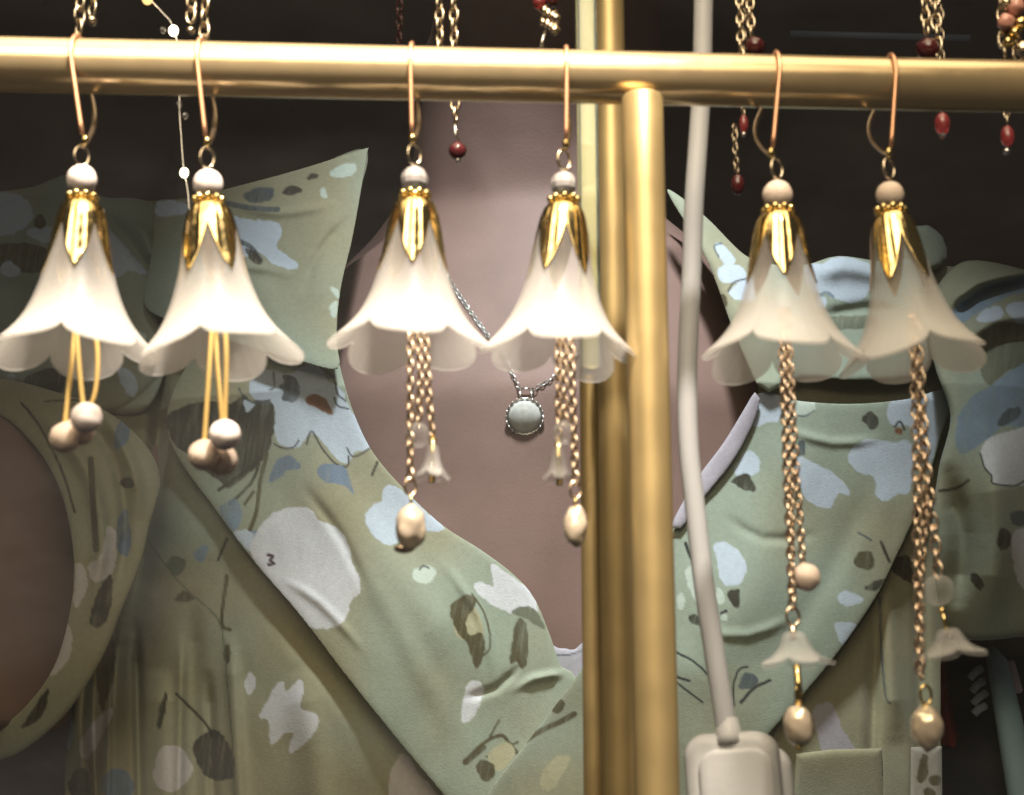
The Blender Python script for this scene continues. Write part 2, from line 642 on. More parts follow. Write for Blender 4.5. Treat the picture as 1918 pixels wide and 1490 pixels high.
def bell_mesh(top, ax, H, R, phase, lobes=5, nt=44, nph=130, lobe_depth=0.20, seed=0, power=0.62):
    ax, e1, e2 = frame_from_axis(ax)
    vs, fs = [], []
    for j in range(nt + 1):
        for i in range(nph):
            ph = 2 * math.pi * i / nph           # 0 = towards the camera
            c = abs(math.cos(lobes / 2 * (ph - phase))) ** power
            tm = 1 - lobe_depth * (1 - c)
            t = j / nt * tm
            h, r = prof(t)
            u = max(0, (t - 0.55) / 0.45)
            # petals cup slightly, edges ruffle, faint lengthwise veins
            r = r * (1 + 0.05 * u * (c - 0.6)) + 0.010 * u * math.sin(3 * ph + seed) + 0.006 * u * (math.sin(35 * ph + seed) * (0.6 + 0.4 * math.sin(7 * ph)) + 0.7 * math.sin(61 * ph + 2 * seed))
            h = h + 0.020 * u * math.sin(2 * ph + seed * 1.7) - 0.028 * u * u * (c - 0.5)
            p = Vector(top) + ax * (h * H) + (e2 * math.cos(ph) + e1 * math.sin(ph)) * (r * R)
            vs.append(p)
    for j in range(nt):
        for i in range(nph):
            k = (i + 1) % nph
            fs.append((j * nph + i, j * nph + k, (j + 1) * nph + k, (j + 1) * nph + i))
    return vs, fs


def cap_mesh(top, ax, H, R, phase, leaves=5, nt=26, nph=140, reach=0.47, seed=0):
    ax, e1, e2 = frame_from_axis(ax)
    vs, fs = [], []
    for j in range(nt + 1):
        for i in range(nph):
            ph = 2 * math.pi * i / nph
            q = ((ph - phase) * leaves / (2 * math.pi)) % 1.0
            q = min(q, 1 - q) * 2              # 0 on a leaf axis, 1 in the notch
            tm = reach * (0.52 + 0.48 * (1 - min(1.0, q) ** 1.2))
            t = j / nt * tm
            h, r = prof(t)
            u = t / reach
            rid = 0.5 * (0.016 * math.exp(-(q / 0.10) ** 2) - 0.010 * math.exp(-((q - 0.30) / 0.09) ** 2) + 0.010 * math.exp(-((q - 0.52) / 0.08) ** 2))
            r = r + 0.022 + rid * min(1, u * 2.2) + 0.002 * u * math.sin(14 * u * math.pi + 3 * q)
            # leaf tips lift a little
            r = r + 0.03 * max(0, u - 0.8)
            p = Vector(top) + ax * (h * H - 0.0004) + (e2 * math.cos(ph) + e1 * math.sin(ph)) * (r * R)
            vs.append(p)
    for j in range(nt):
        for i in range(nph):
            k = (i + 1) % nph
            fs.append((j * nph + i, j * nph + k, (j + 1) * nph + k, (j + 1) * nph + i))
    return vs, fs


def solid(o, th, offset=0):
    s = o.modifiers.new('thickness', 'SOLIDIFY')
    s.thickness = th
    s.offset = offset
    return o


def earring(k, hx, xw, xl, py_loop, py_bead, py_spacer, top, rim, R, phase, cphase, bead_mat, label, bead_r, lever=-1):
    """hx: column of the hook on the rail, xw: column where the front wire ends"""
    Y = railY(hx) - 0.0036
    ra = rail_at(hx)
    e = thing('bell_flower_earring', (ra[0], ra[1], ra[2] + RR + 0.0007), label, 'earring', 'frosted bell flower earrings hung on the gold rail')
    s = pxm(400, Y)
    # hook: front wire, over the rail, lever behind
    lp = P(xl, py_loop, Y)
    fr = P(xw, py_loop - 32, Y)
    path = [(fr[0], ra[1] - RR - 0.0007, fr[2])]
    for q in range(1, 8):
        f = q / 8
        path.append((fr[0] * (1 - f) + ra[0] * f, ra[1] - RR - 0.0007, fr[2] * (1 - f) + ra[2] * f))
    for q in range(0, 13):
        an = math.pi - math.pi * q / 12
        path.append((ra[0], ra[1] + math.cos(an) * (RR + 0.0007), ra[2] + math.sin(an) * (RR + 0.0005)))
    m = MB().tube(path, 4.2 * s, 10)
    hk = m.build('hook', M['wire'], e)
    # lever arm closing behind the rail
    lev = []
    bx = ra[0] + lever * 22 * s
    for q in range(12):
        f = q / 11
        z = ra[2] * (1 - f) + (lp[2] + 22 * s) * f
        lev.append((ra[0] * (1 - f) + fr[0] * f + math.sin(f * math.pi) * lever * 26 * s,
                    ra[1] + RR + 0.0009 - f ** 1.6 * (2 * RR - 0.0004) + math.sin(f * math.pi) * 0.0015, z))
    MB().tube(lev, [4.5 * s * (0.55 + 0.7 * math.sin(0.15 + i / 11 * 2.6)) for i in range(12)], 10, flat=0.6).build('lever', M['chain'], e)
    # hinge knuckle and eye loop
    MB().sphere((fr[0], Y - 0.0004, fr[2] - 4 * s), 9 * s, 14, 10, (0.8, 0.8, 1.2)).build('hinge', M['gold'], e)
    m = MB()
    ca, sa = math.cos(0.6), math.sin(0.6)
    m.ring(lp, 14 * s, 2.9 * s, (ca, sa, 0), (0, 0, 1), 22, 8, 1.45)
    m.build('eye_loop', M['pale_wire'], e)
    # bead and daisy spacer
    bp = P(xl + (top[0] - xl) * 0.5, py_bead, Y)
    if bead_mat == 'iris':
        MB().sphere(bp, bead_r * s, 11, 8, (1, 1, 1.02)).build('bead', M[bead_mat], e, smooth=False)
    else:
        MB().sphere(bp, bead_r * s, 26, 16, (1, 1, 1.02), lump=0.03, seed=k).build('bead', M[bead_mat], e)
    sp = P(xl + (top[0] - xl) * 0.8, py_spacer, Y)
    m = MB()
    m.ring(sp, 17 * s, 7 * s, (1, 0, 0), (0, 1, 0), 20, 8)
    for q in range(9):
        an = 2 * math.pi * q / 9 + 0.35 + k
        m.sphere((sp[0] + 25 * s * math.cos(an), sp[1] + 25 * s * math.sin(an), sp[2] + 2 * s), 7.4 * s, 10, 7)
    m.build('daisy_spacer', M['gold'], e)
    # bell
    T = P(top[0], top[1], Y)
    Rm = P(rim[0], rim[1], Y)
    ax = Rm - T
    H = float(np.linalg.norm(ax))
    bm_ = MB().add(*bell_mesh(T, ax, H, R * pxm(rim[1], Y), phase, seed=k * 1.9))
    bo = solid(bm_.build('bell_petals', M['bell'], e), 0.00055)
    fa_ = bo.data.attributes.new('frost', 'FLOAT', 'POINT')
    fa_.data.foreach_set('value', np.repeat(np.linspace(0, 1, 45), 130).astype(np.float32))
    cm = MB().add(*cap_mesh(T, ax, H, R * pxm(rim[1], Y), cphase, seed=k))
    solid(cm.build('leaf_cap', M['gold'], e), 0.00030, 1)
    return e, Y, T, Rm


SPEC = [
    (0, 147, 160, 153, 293, 337, 372, (154, 382), (139, 680), 147, 0.68, 0.15, 'bead',
     'leftmost bell flower earring with white bead and two visible bead stamens', 28),
    (1, 379, 389, 388, 296, 345, 377, (391, 386), (409, 684), 147, 0.55, -0.55, 'bead',
     'bell flower earring second from left with three bead stamens on yellow threads', 28),
    (2, 772, 773, 776, 290, 337, 368, (777, 378), (769, 671), 146, 0.02, 0.05, 'iris',
     'bell flower earring with short chains left of the silver pendant necklace', 26),
    (3, 1060, 1060, 1056, 300, 346, 377, (1056, 386), (1043, 684), 140, 0.10, -0.5, 'iris',
     'bell flower earring with short chains just left of the gold posts', 25),
    (4, 1452, 1444, 1455, 316, 366, 396, (1458, 403), (1466, 692), 146, 0.00, -0.05, 'peach',
     'bell flower earring right of the cord with long chain, bead and tiny bell', 28),
    (5, 1666, 1664, 1665, 316, 366, 396, (1669, 403), (1717, 694), 132, 0.68, -0.62, 'peach',
     'rightmost bell flower earring, tilted, with the longest chains', 26),
]
EAR = [earring(*sp, lever=(-1 if sp[0] >= 4 else 0.35)) for sp in SPEC]


def strand(e, pts, Y, r, name, material, n=8):
    c = catmull(pts, 12, closed=False)
    return MB().tube([P(q[0], q[1], Y) for q in c], r, n).build(name, M[material], e)


def hang_chain(e, pts, Y, pitch, wr, material='chain', name='chain', wide=0.42):
    c = catmull(pts, 25, closed=False)
    return MB().chain([P(q[0], q[1], Y) for q in c], pitch, wr, wide).build(name, M[material], e)


# stamens of the two on the left
for (ei, threads) in ((0, (((146, 560), (136, 660), (122, 790), 122, 820, 0.000, 'peach'), ((140, 560), (146, 660), (156, 760), 162, 783, -0.004, 'bead'), ((168, 560), (182, 650), (181, 715), (172, 755), 150, 806, 0.001, 'peach'))),
                      (1, (((400, 560), (394, 660), (386, 780), (383, 825), 382, 852, -0.001, 'peach'), ((404, 560), (406, 670), (416, 790), 416, 862, 0.002, 'peach'), ((416, 560), (424, 660), (421, 790), 421, 815, -0.0045, 'bead')))):
    e, Y, T, Rm = EAR[ei]
    s = pxm(750, Y)
    for th in threads:
        bx, by, dy, mt = th[-4], th[-3], th[-2], th[-1]
        strand(e, th[:-4] + ((bx, by - 18),), Y + dy, 4.6 * s, 'thread', 'thread')
        MB().sphere(P(bx, by, Y + dy), 29 * s, 24, 16, lump=0.05, seed=bx).build('stamen_bead', M[mt], e)


def tiny_bell(e, top, rim, R, Y, phase, material='tinybell', name='tiny_bell', seed=0):
    T = P(top[0], top[1], Y)
    Rm = P(rim[0], rim[1], Y)
    H = float(np.linalg.norm(Rm - T))
    b = MB().add(*bell_mesh(T, Rm - T, H, R * pxm(rim[1], Y), phase, nt=24, nph=70, lobe_depth=0.3, seed=seed, power=0.8))
    return solid(b.build(name, M[material], e), 0.0005)


def pearl(e, px, py, Y, rx, rz, seed):
    s = pxm(py, Y)
    o = MB().sphere(P(px, py, Y), rx * s, 28, 20, (1, 1, rz / rx), lump=0.16, seed=seed).build('pearl', M['pearl'], e)
    return o


def pin(e, pts, Y, r, name='pin', material='gold'):
    s = pxm(pts[0][1], Y)
    return MB().tube([P(a, b, Y) for a, b in pts], r * s, 8).build(name, M[material], e)


def loop(e, px, py, Y, r, ang=0.4, el=1.5, w=3.0, material='chain'):
    s = pxm(py, Y)
    return MB().ring(P(px, py, Y), r * s, w * s, (math.cos(ang), math.sin(ang), 0), (0, 0, 1), 20, 8, el).build('loop', M[material], e)


# third and fourth: chains, clear bead, crystal bell and pearl
e, Y, T, Rm = EAR[2]
s = pxm(800, Y)
hang_chain(e, ((772, 560), (769, 640), (768, 780), (769, 900)), Y - 0.001, 17 * s, 2.9 * s)
hang_chain(e, ((782, 560), (784, 640), (787, 720), (783, 800)), Y + 0.001, 16 * s, 2.7 * s)
hang_chain(e, ((795, 560), (798, 640), (803, 740), (810, 815)), Y + 0.0025, 16 * s, 2.7 * s)
MB().sphere(P(783, 816, Y), 24 * s, 12, 8, lump=0.1).build('clear_bead', M['tinybell'], e)
pin(e, ((810, 815), (811, 850), (809, 905)), Y + 0.0025, 6)
tiny_bell(e, (810, 835), (808, 898), 32, Y + 0.0025, 0.3, 'tinybell', seed=3)
loop(e, 769, 912, Y - 0.001, 11)
pin(e, ((770, 925), (770, 950)), Y - 0.001, 3)
pearl(e, 769, 988, Y - 0.001, 28, 42, 1)
MB().sphere(P(757, 1028, Y), 15 * s, 16, 10, (1.3, 1, 0.6)).build('end_cap', M['chain'], e)
e, Y, T, Rm = EAR[3]
s = pxm(800, Y)
hang_chain(e, ((1066, 570), (1070, 650), (1074, 780), (1078, 905)), Y - 0.001, 17 * s, 2.9 * s)
hang_chain(e, ((1055, 570), (1056, 650), (1057, 720), (1058, 795)), Y + 0.001, 16 * s, 2.7 * s)
hang_chain(e, ((1046, 570), (1046, 650), (1046, 740), (1046, 820)), Y + 0.0025, 16 * s, 2.7 * s)
MB().sphere(P(1057, 812, Y), 22 * s, 12, 8, lump=0.1).build('clear_bead', M['tinybell'], e)
pin(e, ((1046, 818), (1046, 860), (1048, 910)), Y + 0.0025, 6)
tiny_bell(e, (1046, 840), (1047, 902), 30, Y + 0.0025, 0.0, 'tinybell', seed=4)
loop(e, 1078, 918, Y - 0.001, 11)
pin(e, ((1078, 930), (1078, 952)), Y - 0.001, 3)
pearl(e, 1078, 986, Y - 0.001, 22, 41, 2)
# fifth
e, Y, T, Rm = EAR[4]
s = pxm(1000, Y)
hang_chain(e, ((1462, 580), (1465, 670), (1472, 860), (1480, 1040), (1484, 1140)), Y - 0.001, 16 * s, 2.9 * s)
hang_chain(e, ((1470, 580), (1474, 670), (1480, 860), (1483, 1040), (1487, 1120)), Y + 0.0012, 15 * s, 2.8 * s)
hang_chain(e, ((1476, 580), (1480, 680), (1490, 860), (1500, 1000), (1503, 1058)), Y + 0.0025, 16 * s, 2.7 * s)
MB().sphere(P(1510, 1082, Y + 0.0005), 26 * s, 22, 14, lump=0.08, seed=4).build('drop_bead', M['peach'], e)
loop(e, 1485, 1155, Y - 0.001, 13, 0.3, 1.35)
pin(e, ((1485, 1172), (1486, 1200)), Y - 0.001, 6, material='chain')
tiny_bell(e, (1487, 1186), (1491, 1248), 68, Y - 0.001, 0.2, seed=5)
pin(e, ((1492, 1245), (1496, 1290), (1496, 1322)), Y - 0.001, 7)
loop(e, 1496, 1300, Y - 0.001, 7, 0.5, 2.2, 3, 'gold')
pearl(e, 1496, 1360, Y - 0.001, 27, 40, 5)
MB().sphere(P(1496, 1400, Y - 0.001), 6 * s, 10, 8).build('pin_head', M['gold'], e)
# sixth
e, Y, T, Rm = EAR[5]
s = pxm(1000, Y)
hang_chain(e, ((1706, 590), (1712, 680), (1716, 860), (1718, 1050), (1722, 1260)), Y - 0.001, 20 * s, 2.8 * s)
hang_chain(e, ((1714, 590), (1722, 680), (1734, 860), (1750, 1000), (1758, 1080)), Y - 0.0022, 22 * s, 3.0 * s)
hang_chain(e, ((1712, 590), (1716, 680), (1728, 860), (1732, 960), (1724, 1100), (1726, 1270)), Y + 0.0016, 17 * s, 2.9 * s)
MB().sphere(P(1758, 1106, Y - 0.002), 29 * s, 12, 8, lump=0.08, seed=3).build('clear_bead', M['tinybell'], e)
MB().sphere(P(1764, 1144, Y - 0.002), 7 * s, 12, 8).build('pin_head', M['gold'], e)
pin(e, ((1764, 1144), (1770, 1165), (1775, 1192)), Y - 0.002, 4)
tiny_bell(e, (1775, 1180), (1784, 1232), 68, Y - 0.002, 0.6, seed=6)
loop(e, 1734, 1302, Y - 0.001, 11, 0.2, 1.6, 3.2, 'gold')
pin(e, ((1735, 1320), (1736, 1345)), Y - 0.001, 4)
pearl(e, 1735, 1363, Y - 0.001, 30, 42, 8)
MB().sphere(P(1737, 1404, Y - 0.001), 6 * s, 10, 8).build('pin_head', M['gold'], e)

# ------------------------------------------------------------------ white cord with plug
CY = 0.040
cord_px = [(1316, -260), (1318, -80), (1317, 30), (1314, 160), (1308, 260), (1300, 380), (1295, 520), (1289, 640), (1287, 740), (1291, 850), (1303, 960), (1318, 1090), (1336, 1210), (1352, 1310), (1364, 1390), (1366, 1410)]
cc = catmull(cord_px, 14, closed=False)
root = P(1370, 1400, CY)
cord = thing('white_cord', root, 'white power cord hanging beside the gold posts with white plug at its end', 'cord')
s = pxm(745, CY)
MB().tube([P(q[0], q[1], CY) for q in cc], 19 * s, 18).build('cable', M['cord'], cord)
s2 = pxm(1450, CY)
pc = P(1380, 1372, CY)
rot = Matrix.Rotation(math.radians(-3), 3, 'Y') @ Matrix.Rotation(math.radians(-16), 3, 'Z')
MB().plate((pc[0], CY + 0.002, pc[2] - 0.021), 176 * s2, 0.042, 0.009, 0.0046, 0.0022, rot).build('plug', M['plug'], cord)
MB().plate((pc[0], CY - 0.0030, pc[2] - 0.0228), 140 * s2, 0.039, 0.0022, 0.0040, 0.0009, rot).build('plug_face', M['plug'], cord)
MB().plate((pc[0] + 52 * s2, CY + 0.012, pc[2] - 0.0235), 150 * s2, 0.042, 0.007, 0.0046, 0.0022, rot).build('plug_back', M['plug'], cord)
MB().tube([P(1361, 1345, CY), P(1364, 1376, CY), P(1367, 1392, CY)], [20 * s2, 25 * s2, 31 * s2], 18).build('strain_relief', M['plug'], cord)

# ------------------------------------------------------------------ second row hanging from the upper rail


def row_thing(px, Y, label):
    x = P(px, 0, Y)[0]
    return thing('chain_earring', (x, Y, UZ - 0.004), label, 'earring', 'chain earrings of the upper row hanging behind the rail')


def up_chain(e, px0, px1, py1, Y, pitch, wr, material='pale_wire', wide=0.42):
    s = pxm(0, Y)
    a = np.array([P(px0, 0, Y)[0], Y, UZ - 0.004])
    b = P(px1, py1, Y)
    pts = [a + (b - a) * q for q in (0, 0.35, 0.7, 1.0)]
    return MB().chain(pts, pitch * s, wr * s, wide).build('chain', M[material], e)


def ubead(e, px, py, Y, r, mt, sc=(1, 1, 1), name='bead', lump=0.05, nu=14, nv=10):
    return MB().sphere(P(px, py, Y), r * pxm(py, Y), nu, nv, sc, lump=lump, seed=px).build(name, M[mt], e)


def uhook(e, px, Y):
    x = P(px, 0, Y)[0]
    pts = [(x, UY + math.cos(a) * 0.0048, UZ + math.sin(a) * 0.0048) for a in np.linspace(math.pi * 1.2, -0.6, 16)]
    MB().tube([(x, Y, UZ - 0.005)] + pts, 0.0005, 8).build('hook', M['pale_wire'], e)


e = row_thing(147, UY - 0.012, 'large link chain hanging above the leftmost bell earring'); uhook(e, 147, UY - 0.012)
up_chain(e, 148, 146, 90, UY - 0.012, 26, 3.4)
up_chain(e, 178, 172, 28, UY - 0.006, 24, 3.2)
ubead(e, 172, 40, UY - 0.006, 10, 'pale_wire')
e = row_thing(372, UY - 0.012, 'twin chain hanging above the second bell earring from the left'); uhook(e, 372, UY - 0.012)
up_chain(e, 358, 357, 40, UY - 0.012, 22, 3.6)
up_chain(e, 384, 381, 95, UY - 0.010, 24, 3.8)
ubead(e, 357, 58, UY - 0.012, 8, 'pale_wire')
e = row_thing(748, UY + 0.02, 'faint thin dark chain left of the twin chain with a garnet bead'); uhook(e, 748, UY + 0.02)
up_chain(e, 748, 748, 80, UY + 0.02, 15, 1.6, 'garnet')
e = row_thing(838, UY, 'twin chain earring with dark red bead hanging below the rail'); uhook(e, 838, UY)
up_chain(e, 820, 824, 100, UY, 22, 3.4)
up_chain(e, 847, 853, 226, UY, 22, 3.2)
MB().tube([P(852, 226, UY), P(853, 250, UY), P(858, 268, UY)], 3 * pxm(240, UY), 8).build('pin', M['silver'], e)
ubead(e, 857, 283, UY, 17, 'garnet', nu=8, nv=6)
ubead(e, 858, 300, UY, 5, 'silver')
e = row_thing(1022, UY, 'red bead and pale gold cluster earring above the rail beside the posts'); uhook(e, 1022, UY)
up_chain(e, 1020, 1020, -5, UY, 20, 3)
ubead(e, 1010, 6, UY, 13, 'red')
ubead(e, 1034, 2, UY, 12, 'garnet')
for q in range(9):
    ubead(e, 1013 + (q * 37 % 30), 14 + q * 5.2, UY + random.uniform(-.002, .002), random.uniform(6, 9.5), 'pale_wire', (1, 0.7, 1.3), 'nugget', 0.5, 10, 7)
MB().tube([P(1022, 58, UY), P(1016, 76, UY), P(1014, 90, UY)], [3 * pxm(60, UY), 2.4 * pxm(60, UY), 5 * pxm(60, UY)], 8).build('pin', M['silver'], e)
e = row_thing(1396, UY, 'twin chain earring with dark bead above the rail and red drop right of the cord'); uhook(e, 1396, UY)
up_chain(e, 1386, 1388, 112, UY, 18, 3.0)
up_chain(e, 1404, 1408, 70, UY, 19, 3.2)
ubead(e, 1414, 88, UY, 20, 'garnet', nu=10, nv=7)
up_chain(e, 1392, 1392, 215, UY + 0.002, 20, 1.6)
ubead(e, 1393, 232, UY, 9, 'red', (1, 1, 2.0), 'red_drop')
ubead(e, 1393, 252, UY, 5, 'silver')
MB().chain([P(1376, 235, UY), P(1377, 280, UY), P(1380, 322, UY)], 14 * s, 1.3 * s).build('fine_chain', M['pale_wire'], e)
ubead(e, 1382, 346, UY, 13, 'garnet', (1, 1, 1.6), 'dark_drop')
e = row_thing(1745, UY, 'twin chain earring with blurred red drop, second from the right edge'); uhook(e, 1745, UY)
up_chain(e, 1732, 1735, 62, UY, 22, 3.2)
up_chain(e, 1752, 1758, 118, UY, 23, 3.2)
ubead(e, 1738, 92, UY, 22, 'garnet', nu=10, nv=7)
ubead(e, 1765, 232, UY, 15, 'red', (1, 1, 1.5), 'red_drop')
ubead(e, 1766, 254, UY, 6, 'clear')
up_chain(e, 1764, 1764, 214, UY + 0.002, 20, 1.4)
e = row_thing(1893, UY - 0.006, 'pink and gold cluster earring with red drop at the right edge'); uhook(e, 1893, UY - 0.006)
up_chain(e, 1880, 1882, 110, UY - 0.006, 24, 3.6)
up_chain(e, 1905, 1908, 110, UY - 0.006, 26, 3.8)
for q, (bx, by, r, mt) in enumerate(((1902, 14, 17, 'pink'), (1884, 42, 16, 'pink'), (1912, 44, 14, 'gold'), (1900, 62, 12, 'gold'), (1886, 8, 12, 'pale_wire'), (1914, 92, 15, 'pale_wire'), (1888, 80, 10, 'gold'))):
    ubead(e, bx, by, UY - 0.008, r, mt, lump=0.3)
MB().chain([P(1884, 110, UY), P(1886, 180, UY), P(1887, 236, UY)], 20 * s, 1.8 * s).build('fine_chain', M['pale_wire'], e)
ubead(e, 1887, 256, UY, 13, 'red', (1, 1, 1.7), 'red_drop')
ubead(e, 1886, 284, UY, 7, 'silver')

# small string of lights
LY = 0.068
fl = thing('string_light', P(340, 200, LY), 'thin wire string of small lit bulbs behind the second earring', 'string light')
for bx, by, r, mt in ((325, 58, 9, 'bulb'), (345, 324, 8, 'bulb'), (276, -2, 10, 'dimbulb')):
    MB().sphere(P(bx, by, LY), r * pxm(by, LY), 14, 10, (1, 1, 1.2)).build('bulb', M[mt], fl)
wpts = catmull([(250, -160), (274, -20), (300, 20), (324, 50), (338, 120), (336, 200), (340, 262), (344, 315), (352, 360), (356, 420)], 12, closed=False)
MB().tube([P(a, b, LY + 0.002) for a, b in wpts], 1.6 * pxm(200, LY), 6).build('wire', M['silver'], fl)
for bx, by in ((336, 196), (347, 217), (305, 57)):
    MB().sphere(P(bx, by, LY), 6 * pxm(by, LY), 10, 8).build('crystal', M['clear'], fl)

# metal bar carrying a painted bluish gleam, far right above the rail
ra_, rb_ = P(1480, 64, 0.9), P(1816, 72, 0.9)
m = MB().tube([ra_, ra_ * 0.5 + rb_ * 0.5, rb_], 0.0028, 12)
mo = m.build('metal_bar', M['railbg'])
tag(mo, 'metal bar with painted bluish gleam in the dark background at upper right', 'bar')

# ------------------------------------------------------------------ the person
PY = 0.50                      # depth of the breastbone
X0 = P(1015, 700, PY)[0]


def body_y(x, z):
    """front surface of the torso"""
    dx = x - X0
    y = PY + 1.05 * dx * dx + 0.42 * np.maximum(0, z - 0.13) + 1.2 * np.maximum(0, z - 0.23) ** 2
    y = y - 0.020 * np.exp(-((np.abs(dx) - 0.085) / 0.06) ** 2 - ((z + 0.03) / 0.08) ** 2)
    return y


person = thing('person', (X0, PY + 0.09, -0.9), 'person in a pale green floral wrap dress and pendant necklace behind the earrings', 'person')
B = MB()
# torso loft
zs = np.linspace(-0.42, 0.275, 30)


def half_w(z):
    return float(np.interp(z, [-0.42, -0.15, 0.0, 0.14, 0.19, 0.225, 0.25, 0.275], [0.155, 0.140, 0.150, 0.160, 0.150, 0.115, 0.085, 0.060]))


ringn = 48
rings = []
for z in zs:
    hw = half_w(z)
    rg = []
    for i in range(ringn):
        an = 2 * math.pi * i / ringn
        cx = math.cos(an) * hw
        x = X0 + cx
        yf = float(body_y(np.array(x), np.array(z)))
        yb = PY + 0.20
        mid = (yf + yb) / 2
        sn = math.sin(an)
        sgn = -1 if sn > 0 else 1
        rg.append((x, mid + sgn * abs(sn) ** 0.55 * (yb - yf) / 2, z))
    rings.append(rg)
vs = [p for rg in rings for p in rg]
fs = []
for j in range(len(rings) - 1):
    for i in range(ringn):
        k = (i + 1) % ringn
        fs.append((j * ringn + i, j * ringn + k, (j + 1) * ringn + k, (j + 1) * ringn + i))
fs.append(tuple(range(ringn))[::-1])
fs.append(tuple((len(rings) - 1) * ringn + i for i in range(ringn)))
B.add(vs, fs)
# neck, head, jaw, arms as overlapping volumes, fused by the remesh
nk = [(X0 - 0.006, PY + 0.138, 0.17), (X0 - 0.007, PY + 0.132, 0.24), (X0 - 0.005, PY + 0.122, 0.30), (X0 + 0.004, PY + 0.114, 0.35), (X0 + 0.008, PY + 0.11, 0.42)]
B.tube(nk, [0.090, 0.077, 0.071, 0.072, 0.070], 36)
for sg in (-1, 1):             # neck to shoulder slope, collar bones, neck cords
    B.tube([(X0 + sg * 0.03, PY + 0.145, 0.285 - 0.02 * (sg > 0)), (X0 + sg * 0.075, PY + 0.15, 0.235 - 0.03 * (sg > 0)), (X0 + sg * 0.14, PY + 0.15, 0.17 - 0.02 * (sg > 0))], [0.045, 0.038, 0.035], 24)
    B.tube([(X0 + sg * 0.018, PY + 0.055, 0.213), (X0 + sg * 0.07, PY + 0.058, 0.222), (X0 + sg * 0.11, PY + 0.085, 0.215)], [0.011, 0.010, 0.009], 14)
    B.tube([(X0 + sg * 0.014, PY + 0.060, 0.215), (X0 + sg * 0.035, PY + 0.070, 0.29), (X0 + sg * 0.058, PY + 0.10, 0.37)], [0.009, 0.012, 0.013], 14)
B.sphere((X0, PY + 0.10, 0.49), 0.082, 32, 20, (0.92, 1.12, 1.38))
B.sphere((X0 + 0.010, PY + 0.060, 0.415), 0.062, 24, 16, (1.18, 1.0, 0.72))
B.tube([(X0, PY + 0.01, 0.50), (X0, PY - 0.004, 0.475), (X0, PY + 0.008, 0.462)], [0.008, 0.014, 0.013], 14)
for sg in (-1, 1):
    B.sphere((X0 + sg * 0.077, PY + 0.11, 0.49), 0.022, 14, 10, (0.35, 0.8, 1.4))
# arms: both raised towards the viewer
lsh = np.array((X0 - 0.145, PY + 0.14, 0.145))
lel = P(-15, 1085, 0.535)
B.tube([tuple(lsh), tuple(lsh * .5 + lel * .5 + np.array([-0.005, 0.01, 0.01])), tuple(lel + np.array([0, 0.005, 0.045])), tuple(lel + np.array([0, 0, 0.0])), tuple(lel + np.array([0, 0, -0.078]))], [0.040, 0.044, 0.051, 0.051, 0.042], 28)
fa = lel + np.array([-0.02, 0.0, -0.03])
B.tube([tuple(fa), tuple(fa + np.array([-0.08, -0.07, 0.0])), tuple(fa + np.array([-0.13, -0.20, 0.08])), tuple(fa + np.array([-0.13, -0.24, 0.11]))], [0.038, 0.036, 0.026, 0.024], 24)
rsh = np.array((X0 + 0.145, PY + 0.15, 0.125))
rel = P(1985, 1000, 0.575)
B.tube([tuple(rsh), tuple(rsh * .5 + rel * .5 + np.array([0.005, 0.01, 0.01])), tuple(rel), tuple(rel + np.array([0.01, 0, -0.03]))], [0.038, 0.038, 0.038, 0.034], 28)
rf = rel + np.array([0.01, 0, -0.03])
B.tube([tuple(rf), tuple(rf + np.array([0.08, -0.05, 0.0])), tuple(rf + np.array([0.12, -0.18, 0.08]))], [0.036, 0.034, 0.026], 24)
body = B.build('body', M['skin'], person)
rm = body.modifiers.new('fuse', 'REMESH')
rm.mode = 'VOXEL'
rm.voxel_size = 0.0045
rm.use_smooth_shade = True
sm = body.modifiers.new('soft', 'SMOOTH')
sm.factor = 0.5
sm.iterations = 14
# hair, tied back, above the picture
H = MB()
H.sphere((X0, PY + 0.135, 0.525), 0.092, 32, 20, (0.98, 1.05, 1.18), lump=0.05)
H.sphere((X0, PY + 0.235, 0.50), 0.045, 24, 16, lump=0.15, seed=3)
H.build('hair', M['hair'], person)

# ---- dress panels: a sheet cut to an outline, laid over the body, with folds and printed colour


def poly_sdf(pts, poly):
    """signed distance (negative inside) and nearest boundary point"""
    n = len(poly)
    best = np.full(len(pts), 1e18)
    near = np.zeros_like(pts)
    inside = np.zeros(len(pts), bool)
    x, y = pts[:, 0], pts[:, 1]
    for i in range(n):
        a, b = poly[i], poly[(i + 1) % n]
        ab = b - a
        L = ab @ ab + 1e-12
        t = np.clip(((x - a[0]) * ab[0] + (y - a[1]) * ab[1]) / L, 0, 1)
        qx, qy = a[0] + t * ab[0], a[1] + t * ab[1]
        d = (x - qx) ** 2 + (y - qy) ** 2
        mk = d < best
        best[mk] = d[mk]
        near[mk, 0] = qx[mk]
        near[mk, 1] = qy[mk]
        if a[1] != b[1]:
            cr = ((a[1] > y) != (b[1] > y)) & (x < (b[0] - a[0]) * (y - a[1]) / (b[1] - a[1]) + a[0])
            inside ^= cr
    d = np.sqrt(best)
    d[inside] *= -1
    return d, near


